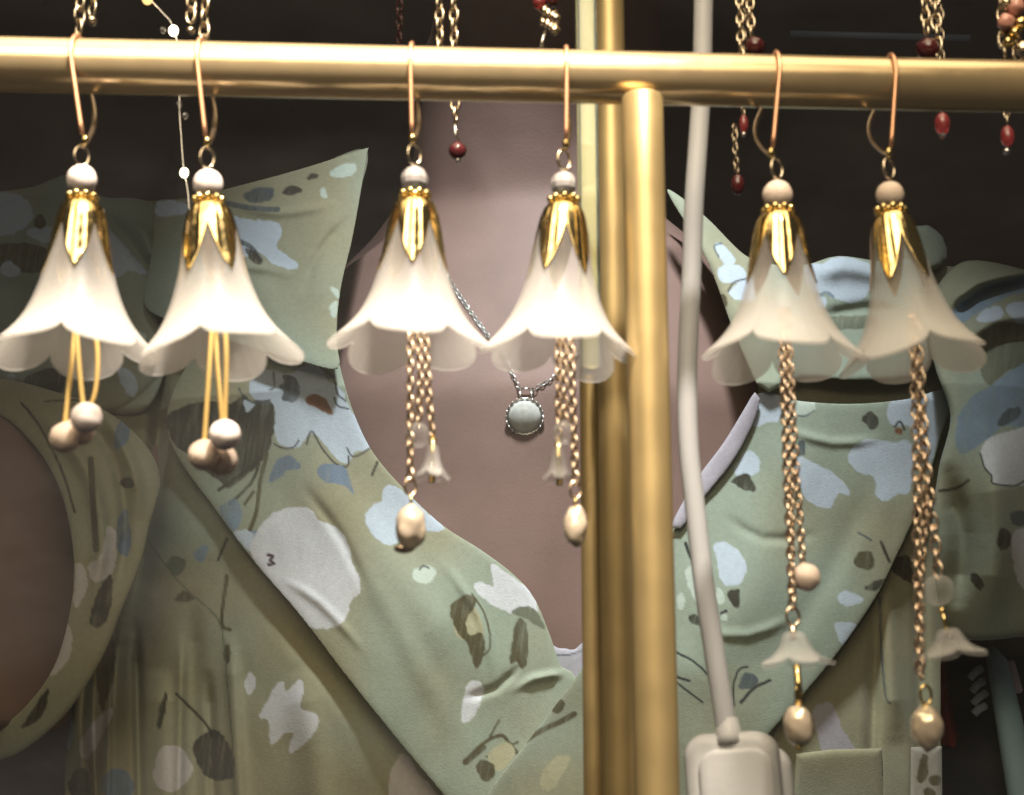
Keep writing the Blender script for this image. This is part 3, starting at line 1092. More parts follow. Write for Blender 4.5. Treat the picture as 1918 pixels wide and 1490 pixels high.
def fbm(p, scale, seed):
    """cheap smooth noise in numpy: value lattice with cubic blend"""
    r = np.random.default_rng(seed)
    tab = r.random((64, 64))
    out = np.zeros(len(p))
    amp, tot = 1.0, 0
    q = p * scale
    for o in range(2):
        xi = np.floor(q).astype(int)
        f = q - xi
        f = f * f * (3 - 2 * f)
        v = lambda i, j: tab[(xi[:, 0] + i) % 64, (xi[:, 1] + j) % 64]
        out += amp * ((v(0, 0) * (1 - f[:, 0]) + v(1, 0) * f[:, 0]) * (1 - f[:, 1]) + (v(0, 1) * (1 - f[:, 0]) + v(1, 1) * f[:, 0]) * f[:, 1])
        tot += amp
        amp *= 0.5
        q = q * 2.03 + 11.3
    return out / tot


SAGE = np.array((0.355, 0.405, 0.320))
KHAKI = np.array((0.380, 0.345, 0.220))
COL = {
    'w': (0.72, 0.72, 0.74), 'wb': (0.58, 0.65, 0.73), 'wp': (0.66, 0.60, 0.58), 'mint': (0.58, 0.65, 0.56),
    'blue': (0.18, 0.24, 0.32), 'blue2': (0.24, 0.32, 0.40), 'dk': (0.055, 0.050, 0.035), 'olive': (0.105, 0.088, 0.045),
    'slate': (0.10, 0.12, 0.125), 'ink': (0.035, 0.035, 0.035), 'rust': (0.24, 0.11, 0.06), 'cream': (0.50, 0.46, 0.30),
    'lav': (0.50, 0.47, 0.52), 'deep': (0.17, 0.18, 0.125), 'plum': (0.10, 0.06, 0.07),
}


def el(cx, cy, rx, ry, ang=0, n=20, w=0.06):
    a = math.radians(ang)
    out = []
    for i in range(n):
        t = 2 * math.pi * i / n
        k = 1 + w * math.sin(3 * t + cx) + w * 0.6 * math.sin(5 * t + cy)
        x, y = rx * k * math.cos(t), ry * k * math.sin(t)
        out.append((cx + x * math.cos(a) - y * math.sin(a), cy + x * math.sin(a) + y * math.cos(a)))
    return out


# (colour, outline) blobs and (colour, path, width) strokes; coordinates run over the cloth
PRINT = {}
PRINT['left_lapel'] = [
    ('b', 'wb', [(470, 712), (490, 692), (540, 700), (575, 684), (600, 686), (612, 712), (640, 730), (652, 760), (672, 790), (692, 832), (688, 842), (662, 850), (652, 868), (632, 862), (612, 838), (585, 812), (560, 838), (530, 835), (516, 815), (512, 760), (490, 758), (470, 740)]),
    ('b', 'slate', [(528, 702), (548, 705), (560, 722), (560, 742), (550, 754), (528, 748), (530, 735), (522, 725), (530, 716)]),
    ('b', 'rust', [(573, 750), (585, 738), (605, 745), (620, 765), (622, 778), (606, 772), (592, 764), (578, 757)]),
    ('b', 'dk', [(312, 785), (330, 768), (380, 752), (432, 755), (455, 740), (470, 752), (505, 750), (514, 775), (512, 815), (500, 850), (475, 880), (450, 900), (425, 915), (410, 900), (380, 880), (350, 850), (325, 830)]),
    ('b', 'wb', [(456, 752), (478, 756), (462, 772)]),
    ('s', 'dk', [(410, 918), (450, 890), (480, 868)], 7), ('s', 'dk', [(430, 945), (470, 905), (485, 870)], 6),
    ('s', 'olive', [(465, 1000), (480, 960), (488, 900), (500, 850)], 8), ('s', 'olive', [(458, 945), (475, 922)], 6),
    ('s', 'dk', [(512, 698), (514, 725), (505, 730)], 3), ('s', 'ink', [(514, 832), (530, 840), (550, 838), (560, 825)], 3),
    ('s', 'ink', [(574, 832), (584, 808), (600, 835), (625, 866), (650, 874), (653, 855)], 3.2), ('s', 'ink', [(650, 840), (660, 855), (675, 852), (692, 840)], 3),
    ('s', 'ink', [(628, 715), (632, 738), (648, 752)], 3), ('s', 'ink', [(626, 745), (632, 760), (652, 766)], 3), ('s', 'dk', [(562, 682), (590, 682), (625, 708)], 3),
    ('s', 'slate', [(448, 728), (458, 745), (480, 756), (505, 750)], 4),
    ('b', 'blue', [(504, 905), (510, 880), (525, 858), (545, 854), (563, 870), (560, 878), (540, 880), (525, 894)]),
    ('b', 'blue', [(594, 885), (602, 870), (630, 870), (648, 878), (658, 910), (662, 928), (645, 910), (615, 905), (600, 896)]),
    ('b', 'blue2', [(410, 950), (428, 940), (445, 938), (453, 965), (447, 985), (435, 995), (420, 975)]),
    ('b', 'blue2', [(468, 998), (480, 995), (486, 1012), (478, 1030), (465, 1020)]),
    ('b', 'wb', [(437, 998), (470, 996), (475, 1025), (468, 1035)]),
    ('b', 'w', [(468, 1030), (490, 982), (520, 958), (560, 950), (585, 956), (598, 975), (632, 990), (652, 1020), (660, 1055), (674, 1082), (674, 1110), (657, 1128), (648, 1160), (620, 1177), (585, 1176), (550, 1160), (515, 1115), (490, 1070)]),
    ('s', 'plum', [(502, 1040), (511, 1042), (506, 1050), (513, 1056), (503, 1058)], 6),
    ('b', 'wb', [(684, 968), (700, 945), (714, 940), (718, 915), (735, 909), (760, 925), (800, 960), (832, 990), (810, 996), (780, 990), (760, 1008), (735, 1020), (712, 1015), (690, 990)]),
    ('s', 'dk', [(707, 866), (697, 890)], 5),
    ('b', 'mint', el(795, 1076, 23, 17, -10)), ('s', 'ink', [(786, 1067), (793, 1060), (803, 1064)], 3),
    ('b', 'w', [(888, 1100), (902, 1090), (925, 1100), (919, 1070), (922, 1056), (950, 1074), (985, 1100), (1005, 1130), (1004, 1150), (985, 1138), (960, 1148), (930, 1138), (905, 1120)]),
    ('b', 'deep', [(958, 1146), (980, 1136), (1005, 1145), (1020, 1180), (985, 1160)]),
    ('b', 'cream', [(868, 1150), (890, 1140), (905, 1175), (905, 1195), (888, 1200), (862, 1195), (850, 1175)]),
    ('b', 'olive', [(842, 1146), (852, 1125), (880, 1114), (892, 1122), (888, 1140), (874, 1160), (878, 1190), (898, 1184), (908, 1200), (905, 1228), (893, 1253), (884, 1235), (875, 1205), (860, 1188), (848, 1165)]),
    ('s', 'olive', [(884, 1113), (905, 1145), (917, 1185), (917, 1215), (905, 1228)], 4),
    ('b', 'olive', [(975, 1157), (986, 1172), (990, 1210), (985, 1248), (976, 1252), (968, 1240), (954, 1244), (958, 1210), (964, 1175)]),
    ('b', 'w', [(875, 1284), (890, 1274), (905, 1284), (903, 1308), (890, 1338), (872, 1354), (864, 1348), (868, 1310)]),
    ('s', 'olive', [(872, 1428), (895, 1402), (918, 1385), (940, 1378), (952, 1390), (968, 1410)], 7), ('s', 'olive', [(872, 1428), (905, 1400)], 12),
    ('s', 'olive', [(935, 1350), (918, 1380)], 4), ('s', 'olive', [(912, 1418), (970, 1390)], 4),
    ('b', 'cream', [(915, 1415), (945, 1390), (965, 1408), (945, 1440), (925, 1440)]),
    ('b', 'olive', [(890, 1436), (905, 1424), (925, 1435), (925, 1455), (908, 1465)]),
    ('b', 'w', el(583, 660, 14, 9, 25)),
]
PRINT['left_collar'] = [
    ('b', 'wb', [(428, 408), (470, 412), (520, 418), (526, 440), (518, 462), (540, 480), (558, 495), (550, 506), (515, 496), (485, 474), (460, 482), (445, 478), (430, 450)]),
    ('s', 'slate', [(440, 450), (468, 462), (488, 488)], 9), ('b', 'dk', [(456, 466), (475, 470), (492, 492), (478, 494)]),
    ('b', 'wb', [(293, 384), (305, 376), (345, 380), (350, 398), (298, 406)]),
    ('b', 'slate', [(455, 368), (480, 352), (510, 352), (508, 372), (480, 382)]), ('b', 'dk', el(547, 357, 19, 9, -8)),
    ('s', 'slate', [(420, 380), (470, 390), (520, 393)], 10), ('b', 'dk', el(585, 331, 12, 5, -20)), ('b', 'mint', el(607, 361, 6, 11, -25)),
    ('b', 'mint', [(618, 538), (634, 545), (634, 562)]), ('b', 'mint', [(618, 570), (632, 565), (630, 595), (620, 590)]),
    ('b', 'mint', el(645, 320, 26, 12, -15)),
]
PRINT['left_shoulder'] = [
    ('b', 'wb', [(-60, 360), (20, 362), (50, 375), (62, 400), (50, 425), (10, 440), (-60, 430)]), ('b', 'wb', [(50, 440), (70, 425), (130, 430), (130, 455), (95, 458)]),
    ('b', 'olive', [(-40, 465), (30, 455), (85, 465), (88, 500), (60, 512), (0, 500), (-40, 505)]), ('b', 'wb', [(0, 500), (20, 490), (36, 505), (30, 518), (5, 515)]),
    ('b', 'wb', [(192, 425), (215, 440), (245, 475), (275, 512), (240, 508), (215, 522), (200, 500)]),
    ('b', 'olive', el(75, 415, 12, 14)), ('s', 'dk', [(0, 650), (20, 625), (40, 615)], 4), ('b', 'dk', [(60, 700), (120, 690), (115, 735), (70, 745), (40, 725)]),
    ('b', 'wb', el(20, 708, 8, 8)), ('b', 'wb', el(240, 715, 14, 30, -25)), ('b', 'mint', el(262, 630, 14, 9, 40)),
]
PRINT['left_sleeve'] = [
    ('b', 'blue', el(228, 815, 14, 28, 15)), ('b', 'blue', el(232, 1000, 14, 45, 0)), ('b', 'wp', [(200, 990), (216, 995), (218, 1040), (205, 1080), (175, 1090), (165, 1060), (190, 1040)]),
    ('b', 'dk', el(238, 905, 14, 11, 10)), ('s', 'dk', [(40, 755), (75, 800), (115, 880), (140, 960)], 5), ('s', 'olive', [(170, 860), (175, 950), (180, 1030)], 12),
    ('b', 'dk', [(190, 1095), (210, 1080), (205, 1150), (185, 1175), (168, 1160)]), ('b', 'wp', [(142, 1055), (156, 1060), (165, 1095), (150, 1130), (138, 1135), (140, 1090)]),
    ('b', 'wp', [(124, 1170), (135, 1190), (130, 1230), (105, 1262), (92, 1262), (110, 1220)]), ('b', 'dk', [(60, 1330), (90, 1290), (80, 1340), (40, 1365)]),
    ('s', 'dk', [(85, 752), (150, 750), (205, 755)], 3), ('b', 'wb', el(265, 800, 12, 26, -15)),
]
PRINT['bodice'] = [
    ('b', 'w', [(484, 1342), (502, 1312), (512, 1290), (528, 1278), (537, 1296), (560, 1274), (569, 1290), (564, 1326), (592, 1338), (594, 1362), (574, 1390), (545, 1411), (541, 1400), (550, 1374), (532, 1376), (512, 1396), (505, 1390), (502, 1350), (488, 1346)]),
    ('b', 'w', [(458, 1276), (470, 1260), (480, 1280), (470, 1302), (462, 1298)]), ('b', 'wp', el(322, 1440, 36, 44, 10)),
    ('b', 'dk', [(362, 1392), (395, 1368), (415, 1375), (436, 1410), (438, 1455), (415, 1462), (388, 1455), (368, 1425)]),
    ('b', 'dk', [(308, 1298), (314, 1310), (302, 1365), (294, 1350)]), ('b', 'olive', [(326, 1124), (345, 1108), (365, 1122), (345, 1128)]),
    ('b', 'blue2', [(362, 1040), (380, 1022), (390, 1030), (378, 1055)]), ('b', 'deep', el(330, 1060, 18, 18)),
    ('b', 'wp', [(728, 1470), (740, 1430), (758, 1412), (790, 1455), (830, 1510), (790, 1560), (735, 1540)]),
    ('s', 'olive', [(425, 1080), (415, 1165), (430, 1180)], 7), ('s', 'dk', [(330, 1300), (380, 1350), (400, 1380)], 5), ('s', 'dk', [(408, 1050), (425, 1010)], 5),
    ('b', 'wp', [(150, 1390), (200, 1330), (210, 1340), (165, 1420)]), ('b', 'blue', el(220, 1470, 32, 28)), ('b', 'dk', el(150, 1470, 22, 30)), ('b', 'olive', [(180, 1230), (210, 1190), (215, 1260), (190, 1330)]),
    ('b', 'wb', el(128, 1370, 10, 32)), ('b', 'olive', el(425, 1225, 7, 18)), ('s', 'deep', [(275, 1010), (335, 1090), (400, 1150), (416, 1180)], 3), ('s', 'deep', [(416, 1180), (424, 1260), (434, 1380), (440, 1490)], 3),
    ('b', 'lav', [(1034, 1205), (1060, 1212), (1100, 1190), (1110, 1290), (1060, 1290)]), ('s', 'slate', [(1035, 1228), (1070, 1226), (1100, 1215)], 3),
    ('b', 'lav', [(1522, 1335), (1538, 1318), (1560, 1322), (1578, 1365), (1608, 1410), (1600, 1420), (1548, 1412), (1530, 1375)]),
    ('s', 'slate', [(1648, 1120), (1650, 1200), (1658, 1300), (1668, 1318)], 4), ('b', 'mint', [(1570, 1410), (1605, 1412), (1590, 1440), (1565, 1430)]),
    ('s', 'dk', [(1715, 960), (1640, 1120), (1560, 1235)], 6), ('b', 'dk', [(1665, 1060), (1700, 1040), (1710, 1090), (1690, 1085)]),  # first stroke paints the shade line along the right lapel's outer edge
]
PRINT['right_lapel'] = [
    ('b', 'wb', [(1418, 738), (1462, 742), (1460, 785), (1440, 792), (1412, 796)]), ('b', 'mint', [(1484, 752), (1522, 752), (1526, 766), (1512, 778), (1488, 774)]), ('s', 'slate', [(1482, 774), (1505, 780), (1524, 770)], 3),
    ('b', 'dk', [(1614, 785), (1628, 770), (1642, 778), (1645, 795), (1634, 806), (1622, 795)]),
    ('b', 'wb', [(1662, 772), (1670, 752), (1720, 742), (1784, 730), (1772, 780), (1752, 840), (1738, 872), (1718, 838), (1705, 800), (1670, 795)]), ('b', 'rust', el(1683, 808, 9, 7)), ('s', 'ink', [(1676, 800), (1686, 790), (1694, 805)], 4),
    ('b', 'wb', [(1588, 855), (1600, 836), (1625, 824), (1670, 828), (1702, 826), (1712, 860), (1704, 918), (1680, 928), (1655, 938), (1640, 925), (1638, 895), (1612, 886), (1595, 872)]),
    ('b', 'wb', [(1492, 857), (1520, 865), (1560, 886), (1588, 914), (1590, 928), (1570, 926), (1556, 950), (1535, 950), (1508, 932), (1494, 895)]),
    ('b', 'wb', [(1376, 880), (1392, 850), (1408, 845), (1423, 862), (1420, 885), (1400, 892), (1378, 890)]), ('b', 'dk', [(1369, 900), (1398, 887), (1416, 914), (1405, 921), (1385, 912)]),
    ('b', 'wb', [(1338, 1022), (1358, 1016), (1385, 1034), (1398, 1062), (1390, 1090), (1368, 1098), (1350, 1085), (1342, 1050)]), ('b', 'mint', [(1283, 1068), (1305, 1062), (1312, 1130), (1292, 1105)]),
    ('b', 'dk', [(1362, 1112), (1384, 1104), (1384, 1136), (1376, 1138)]), ('b', 'mint', [(1345, 1100), (1358, 1120), (1350, 1132), (1340, 1120)]), ('b', 'mint', el(1275, 1128, 8, 16)),
    ('b', 'wb', [(1569, 1118), (1580, 1107), (1602, 1112), (1618, 1123), (1600, 1134), (1576, 1132)]), ('b', 'wb', [(1564, 1172), (1580, 1166), (1604, 1172), (1592, 1196), (1580, 1208), (1568, 1192)]),
    ('b', 'dk', [(1290, 1155), (1302, 1150), (1314, 1165), (1312, 1173), (1296, 1168)]), ('s', 'ink', [(1352, 1150), (1360, 1145)], 6), ('b', 'mint', el(1357, 1158, 6, 7)),
    ('s', 'ink', [(1266, 1222), (1300, 1240), (1328, 1266)], 4), ('s', 'ink', [(1266, 1268), (1292, 1276)], 5), ('s', 'ink', [(1266, 1278), (1316, 1316)], 4),
    ('s', 'ink', [(1375, 1322), (1374, 1285), (1384, 1255), (1400, 1250)], 4), ('b', 'slate', [(1383, 1288), (1395, 1262), (1412, 1262), (1420, 1280), (1400, 1292)]), ('s', 'ink', [(1388, 1316), (1412, 1290), (1442, 1275)], 6),
    ('s', 'ink', [(1284, 1018), (1294, 1045)], 6), ('s', 'slate', [(1608, 998), (1632, 1012)], 4), ('s', 'dk', [(1650, 1016), (1666, 1052)], 6), ('b', 'olive', el(1620, 1050, 20, 18)),
    ('b', 'dk', [(1620, 1102), (1640, 1088), (1660, 1086), (1640, 1106)]), ('b', 'slate', el(1500, 840, 10, 16)),
    ('s', 'olive', [(960, 1405), (1005, 1374), (1050, 1352), (1076, 1338)], 11), ('b', 'olive', el(1045, 1322, 13, 14)), ('b', 'cream', [(1012, 1472), (1016, 1446), (1040, 1420), (1066, 1414), (1064, 1432), (1046, 1466), (1030, 1482)]),
]
PRINT['right_collar'] = [
    ('b', 'wb', [(1345, 505), (1360, 495), (1385, 498), (1398, 520), (1385, 530), (1350, 528)]), ('b', 'wb', [(1338, 462), (1352, 458), (1378, 488), (1360, 496)]), ('s', 'slate', [(1346, 482), (1338, 462), (1352, 456)], 3),
    ('b', 'wb', [(1366, 548), (1385, 530), (1412, 520), (1412, 560), (1380, 562)]), ('s', 'ink', [(1364, 546), (1374, 530), (1400, 522)], 3), ('b', 'olive', el(1350, 565, 14, 14)),
    ('b', 'wb', [(1508, 500), (1540, 494), (1572, 480), (1610, 488), (1632, 500), (1630, 545), (1600, 568), (1570, 562), (1545, 548), (1520, 545)]), ('s', 'blue2', [(1530, 560), (1545, 548), (1560, 556)], 6), ('b', 'wb', el(1538, 566, 12, 10)),
    ('b', 'deep', [(1550, 596), (1630, 592), (1640, 610), (1560, 618)]),
]
PRINT['right_sleeve'] = [
    ('b', 'wb', [(1828, 600), (1845, 580), (1870, 574), (1880, 590), (1862, 602)]), ('b', 'wb', [(1885, 575), (1918, 565), (1990, 580), (1990, 615), (1925, 612), (1895, 595)]),
    ('b', 'blue2', [(1780, 590), (1830, 545), (1900, 520), (1990, 505), (1990, 535), (1900, 552), (1835, 585), (1800, 605)]),
    ('b', 'deep', [(1830, 640), (1880, 605), (1990, 625), (1990, 690), (1900, 690), (1850, 720)]),
    ('b', 'blue2', [(1790, 800), (1815, 750), (1860, 720), (1918, 680), (2010, 650), (2010, 790), (1918, 800), (1880, 800), (1840, 830), (1800, 850)]), ('b', 'slate', [(1868, 790), (1885, 768), (1912, 765), (1905, 785), (1875, 800)]),
    ('b', 'w', [(1838, 845), (1850, 822), (1890, 808), (1960, 795), (1990, 850), (1960, 900), (1890, 910), (1862, 905), (1858, 890), (1842, 870)]), ('s', 'ink', [(1836, 850), (1845, 878), (1858, 892), (1860, 906), (1900, 910), (1920, 900)], 3),
    ('s', 'dk', [(1760, 920), (1790, 915), (1814, 900)], 6), ('b', 'dk', el(1880, 1010, 14, 22)), ('b', 'w', [(1895, 1010), (1925, 990), (1990, 1010), (1990, 1110), (1915, 1100)]), ('b', 'slate', el(1908, 970, 16, 16)),
    ('b', 'dk', el(1830, 1090, 10, 18, -30)),
]

FOLDS = {   # (path, width px, height m)
    'bodice': [([(470, 1080), (640, 1290), (820, 1510)], 22, -0.004), ([(280, 620), (300, 760), (280, 960), (240, 1200)], 18, -0.014), ([(250, 1100), (200, 1300), (190, 1500)], 16, -0.006), ([(300, 1250), (310, 1500)], 26, 0.006), ([(225, 1080), (205, 1250), (200, 1500)], 9, 0.008), ([(165, 1200), (150, 1350), (160, 1500)], 10, 0.008), ([(182, 1200), (175, 1350), (180, 1500)], 8, -0.008), ([(255, 1150), (262, 1500)], 9, -0.007), ([(340, 1180), (335, 1500)], 10, 0.004), ([(390, 1250), (400, 1500)], 10, -0.005),
               ([(430, 1180), (450, 1500)], 14, 0.005), ([(360, 1100), (370, 1500)], 18, -0.004), ([(1660, 1060), (1680, 1400)], 20, 0.006), ([(1640, 1150), (1630, 1490)], 12, -0.005), ([(1720, 1000), (1725, 1490)], 14, -0.006),
               ([(560, 1250), (600, 1500)], 30, 0.004)],
    'left_collar': [([(300, 560), (380, 520), (470, 500), (560, 520)], 10, 0.0022), ([(660, 400), (600, 470), (560, 560)], 9, -0.002), ([(420, 380), (520, 400), (640, 380)], 9, 0.0016), ([(330, 420), (420, 480), (520, 600)], 40, 0.003), ([(640, 330), (600, 480), (590, 640)], 30, 0.002)],
    'left_lapel': [([(560, 900), (640, 1010), (690, 1120)], 10, -0.0016), ([(820, 1040), (900, 1160), (930, 1300)], 9, 0.0016), ([(980, 1240), (930, 1290), (860, 1310)], 8, -0.0018), ([(1060, 1262), (1000, 1272), (950, 1300)], 8, 0.0024), ([(520, 1080), (600, 1130), (690, 1230)], 9, 0.0014), ([(480, 760), (620, 940), (800, 1150), (960, 1350)], 60, 0.004), ([(760, 1000), (860, 1200), (880, 1400)], 26, -0.0016), ([(640, 1000), (760, 1200), (860, 1400)], 22, 0.0014)],
    'left_shoulder': [([(180, 385), (240, 450), (300, 540)], 12, -0.006), ([(230, 400), (270, 440), (290, 500)], 12, 0.006), ([(0, 440), (80, 420), (170, 430)], 20, 0.004), ([(0, 540), (100, 560), (220, 640)], 26, -0.004), ([(20, 600), (140, 640), (250, 720)], 18, 0.004), ([(0, 390), (90, 370)], 10, -0.004)],
    'left_sleeve': [([(40, 740), (150, 860), (190, 1000), (165, 1180)], 15, 0.006), ([(100, 730), (210, 850), (235, 1000), (205, 1150)], 12, -0.005), ([(180, 740), (250, 880), (262, 980)], 12, 0.005)],
    'right_lapel': [([(1460, 800), (1560, 830), (1660, 820)], 9, 0.0014), ([(1350, 960), (1430, 1010), (1540, 1000)], 10, -0.0014), ([(1300, 1180), (1400, 1190), (1500, 1150)], 10, 0.0014), ([(1500, 800), (1450, 1000), (1350, 1200), (1150, 1400)], 60, 0.003), ([(1650, 860), (1560, 1060), (1420, 1280)], 26, -0.0015)],
    'right_collar': [([(1510, 520), (1580, 500), (1680, 520)], 22, 0.005), ([(1520, 600), (1620, 580), (1700, 590)], 14, -0.004), ([(1300, 420), (1360, 520), (1410, 640)], 20, 0.003)],
    'right_sleeve': [([(1760, 620), (1830, 560), (1918, 530), (2000, 520)], 14, -0.008), ([(1770, 580), (1830, 530), (1918, 512)], 12, 0.008), ([(1790, 650), (1860, 600), (1960, 590)], 16, 0.008), ([(1800, 720), (1880, 640), (1980, 640)], 20, -0.007),
                     ([(1770, 860), (1800, 1000), (1790, 1150)], 22, -0.008), ([(1850, 820), (1870, 1000), (1850, 1180)], 30, 0.008)],
}


def seg_dist(pts, path, frac=False):
    path = np.array(path, float)
    best = np.full(len(pts), 1e18)
    fr = np.zeros(len(pts))
    n = len(path) - 1
    for i in range(n):
        a, b = path[i], path[i + 1]
        ab = b - a
        t = np.clip(((pts - a) @ ab) / (ab @ ab), 0, 1)
        q = a + t[:, None] * ab
        d = ((pts - q) ** 2).sum(1)
        mk = d < best
        best[mk] = d[mk]
        fr[mk] = (i + t[mk]) / n
    return (np.sqrt(best), fr) if frac else np.sqrt(best)


def panel(name, key, outline, off, step=2.6, shade=1.0, khaki=0.35, bulge=None, extra=None, base=None, thick=0.0007, edge=0.003, smooth_out=14, parent=None, seed=1):
    poly = catmull(outline, smooth_out)
    lo, hi = poly.min(0) - step * 2, poly.max(0) + step * 2
    nx, ny = int((hi[0] - lo[0]) / step) + 1, int((hi[1] - lo[1]) / step) + 1
    gx, gy = np.meshgrid(lo[0] + np.arange(nx) * step, lo[1] + np.arange(ny) * step)
    pts = np.stack([gx.ravel(), gy.ravel()], 1)
    sd, near = poly_sdf(pts, poly)
    ins = sd < 0
    I = np.arange(nx * ny).reshape(ny, nx)
    c = np.stack([I[:-1, :-1], I[:-1, 1:], I[1:, 1:], I[1:, :-1]], -1).reshape(-1, 4)
    keep = ins[c].sum(1) >= 1
    c = c[keep]
    used = np.unique(c)
    remap = -np.ones(nx * ny, int)
    remap[used] = np.arange(len(used))
    c = remap[c]
    q = pts[used].copy()
    s_ = sd[used]
    outm = s_ > 0
    q[outm] = near[used][outm]
    s_ = np.minimum(s_, 0)
    # printed colour
    kk = np.clip((fbm(q, 1 / 190, seed) - 0.5) * 2.0 + khaki, 0, 1)  # khaki wash of the print; its share also paints warm shade per panel
    if base is None:
        col = SAGE * (1 - kk[:, None]) + KHAKI * kk[:, None]
    else:
        col = np.tile(np.array(base), (len(q), 1))
    wash = (fbm(q, 1 / 45, seed + 5) - 0.5)
    col = col * (1 + 0.07 * wash[:, None])
    wob = np.stack([fbm(q, 1 / 9, seed + 8) - 0.5, fbm(q, 1 / 9, seed + 9) - 0.5], 1) * 5
    for it in PRINT.get(key, []):
        if it[0] == 'b':
            pl = catmull(it[2], 4)
            mn, mx_ = pl.min(0) - 6, pl.max(0) + 6
            sel = np.where((q[:, 0] > mn[0]) & (q[:, 0] < mx_[0]) & (q[:, 1] > mn[1]) & (q[:, 1] < mx_[1]))[0]
            if not len(sel):
                continue
            d, _ = poly_sdf(q[sel] + wob[sel], pl)
        else:
            pl = catmull(it[2], 4, closed=False)
            w_ = it[3]
            mn, mx_ = pl.min(0) - w_ - 4, pl.max(0) + w_ + 4
            sel = np.where((q[:, 0] > mn[0]) & (q[:, 0] < mx_[0]) & (q[:, 1] > mn[1]) & (q[:, 1] < mx_[1]))[0]
            if not len(sel):
                continue
            d = seg_dist(q[sel] + wob[sel] * 0.3, pl) - w_ / 2
        a = np.clip(0.5 - d / 2.4, 0, 1)
        cc_ = np.array(COL[it[1]])
        if it[1] in ('blue', 'blue2', 'olive', 'deep', 'slate', 'dk'):
            cc_ = cc_[None, :] * (1 + 0.5 * wash[sel][:, None])
            br = fbm((q[sel] @ np.array([[0.9, 0.25], [0.1, 0.12]])), 1 / 4.5, seed + 14)
            a = a * np.clip(0.88 + 0.4 * wash[sel] + 0.12 * np.clip((br - 0.36) * 6, -1.6, 1), 0.5, 1)
        else:
            cc_ = cc_[None, :] * (1 + 0.03 * wash[sel][:, None])
        col[sel] = col[sel] * (1 - a[:, None]) + cc_ * a[:, None]
    col = col * shade  # shade of the darker panels multiplied into the cloth colour
    # relief
    rel = (fbm(q, 1 / 260, seed + 2) - 0.5) * 0.007 + (fbm(q @ np.array([[0.8, 0.5], [-0.35, 0.35]]), 1 / 55, seed + 3) - 0.5) * 0.0014
    for path, w_, h_ in FOLDS.get(key, []):
        cp_ = catmull(path, 30, closed=False)
        d, fr_ = seg_dist(q, cp_, True)
        en = 1.0 - 0.0 * fr_
        for end, lab in ((0, path[0]), (1, path[-1])):
            if 0 < lab[0] < 1918 and 0 < lab[1] < 1480:
                f_ = fr_ if end == 0 else 1 - fr_
                en = en * np.clip(f_ / 0.3, 0, 1) ** 1.5
        rel += h_ * en * np.exp(-(d / w_) ** 2)
    if bulge:
        for (cx, cy, rx, ry, h_) in bulge:
            rel += h_ * np.maximum(0, 1 - ((q[:, 0] - cx) / rx) ** 2 - ((q[:, 1] - cy) / ry) ** 2) ** 0.7
    rel -= edge * np.exp(s_ / 5.0)          # edges turn under
    # lay it over the body: find the point on the sight line at the cloth's depth
    dx = (q[:, 0] - 959) * KPX
    dz = (745 - q[:, 1]) * KPX
    dirs = FW[None, :] + dx[:, None] * RT[None, :] + dz[:, None] * UP[None, :]
    Yt = np.full(len(q), PY)
    for _ in range(8):
        t = (Yt - CP[1]) / dirs[:, 1]
        X = CP[0] + dirs[:, 0] * t
        Z = CP[2] + dirs[:, 2] * t
        Yt = body_y(X, Z) - off - rel
        if extra is not None:
            Yt = Yt + extra(X, Z, q)
    V = np.stack([X, Yt, Z], 1)
    m = MB()
    m.v = [tuple(v) for v in V]
    m.f = [tuple(int(i) for i in f) for f in c]
    o = m.build(name, M['fabric'], parent)
    me = o.data
    ca = me.color_attributes.new('print', 'FLOAT_COLOR', 'POINT')
    ca.data.foreach_set('color', np.concatenate([col, np.ones((len(col), 1))], 1).astype(np.float32).ravel())
    sl = solid(o, thick, -1).modifiers['thickness']
    # make sure the thickness grows away from the viewer
    n0 = np.zeros(3)
    f0 = V[c[len(c) // 2]]
    n0 = np.cross(f0[1] - f0[0], f0[2] - f0[0])
    if n0[1] > 0:
        sl.offset = 1
    return o


left_neck = [(690, 277), (672, 380), (658, 455), (640, 530), (632, 590), (630, 640), (640, 700), (665, 780), (700, 850), (760, 920), (830, 985), (900, 1030), (960, 1075), (1000, 1120), (1030, 1190), (1052, 1250)]
dress = panel('dress', 'bodice',
              [(-240, 420), (-100, 372), (0, 362), (110, 345), (190, 370), (300, 376), (430, 356), (560, 324)] + [(x - 6, y + 4) for x, y in left_neck[:10]] + [(830, 1000), (900, 1060), (980, 1150), (1030, 1205), (1060, 1215), (1100, 1195), (1265, 985), (1370, 830), (1422, 742), (1375, 610), (1348, 540), (1322, 478), (1287, 418), (1252, 360), (1322, 410), (1395, 484), (1510, 500), (1700, 496), (1860, 510), (1990, 560), (1990, 1000), (1860, 1130), (1775, 1190), (1763, 1240), (1762, 1300), (1762, 1400), (1762, 1550), (1762, 1650), (1500, 1650), (900, 1650), (300, 1650), (122, 1650), (122, 1540), (122, 1420), (140, 1300), (150, 1150), (80, 950), (-240, 900)],
              0.006, shade=0.85, khaki=0.8, step=3.0, parent=person, seed=3, edge=0.001)
tag(dress, 'pale sage green cotton wrap dress printed with white and blue petals')
panel('shoulder_panel', 'left_shoulder', [(-240, 400), (-100, 368), (0, 358), (60, 350), (100, 335), (135, 328), (190, 368), (250, 372), (300, 392), (292, 470), (284, 540), (300, 620), (310, 690), (270, 770), (180, 770), (90, 735), (0, 712), (-240, 700)], 0.012, parent=dress, seed=11,
      bulge=[(90, 560, 260, 240, 0.016)], shade=0.95)
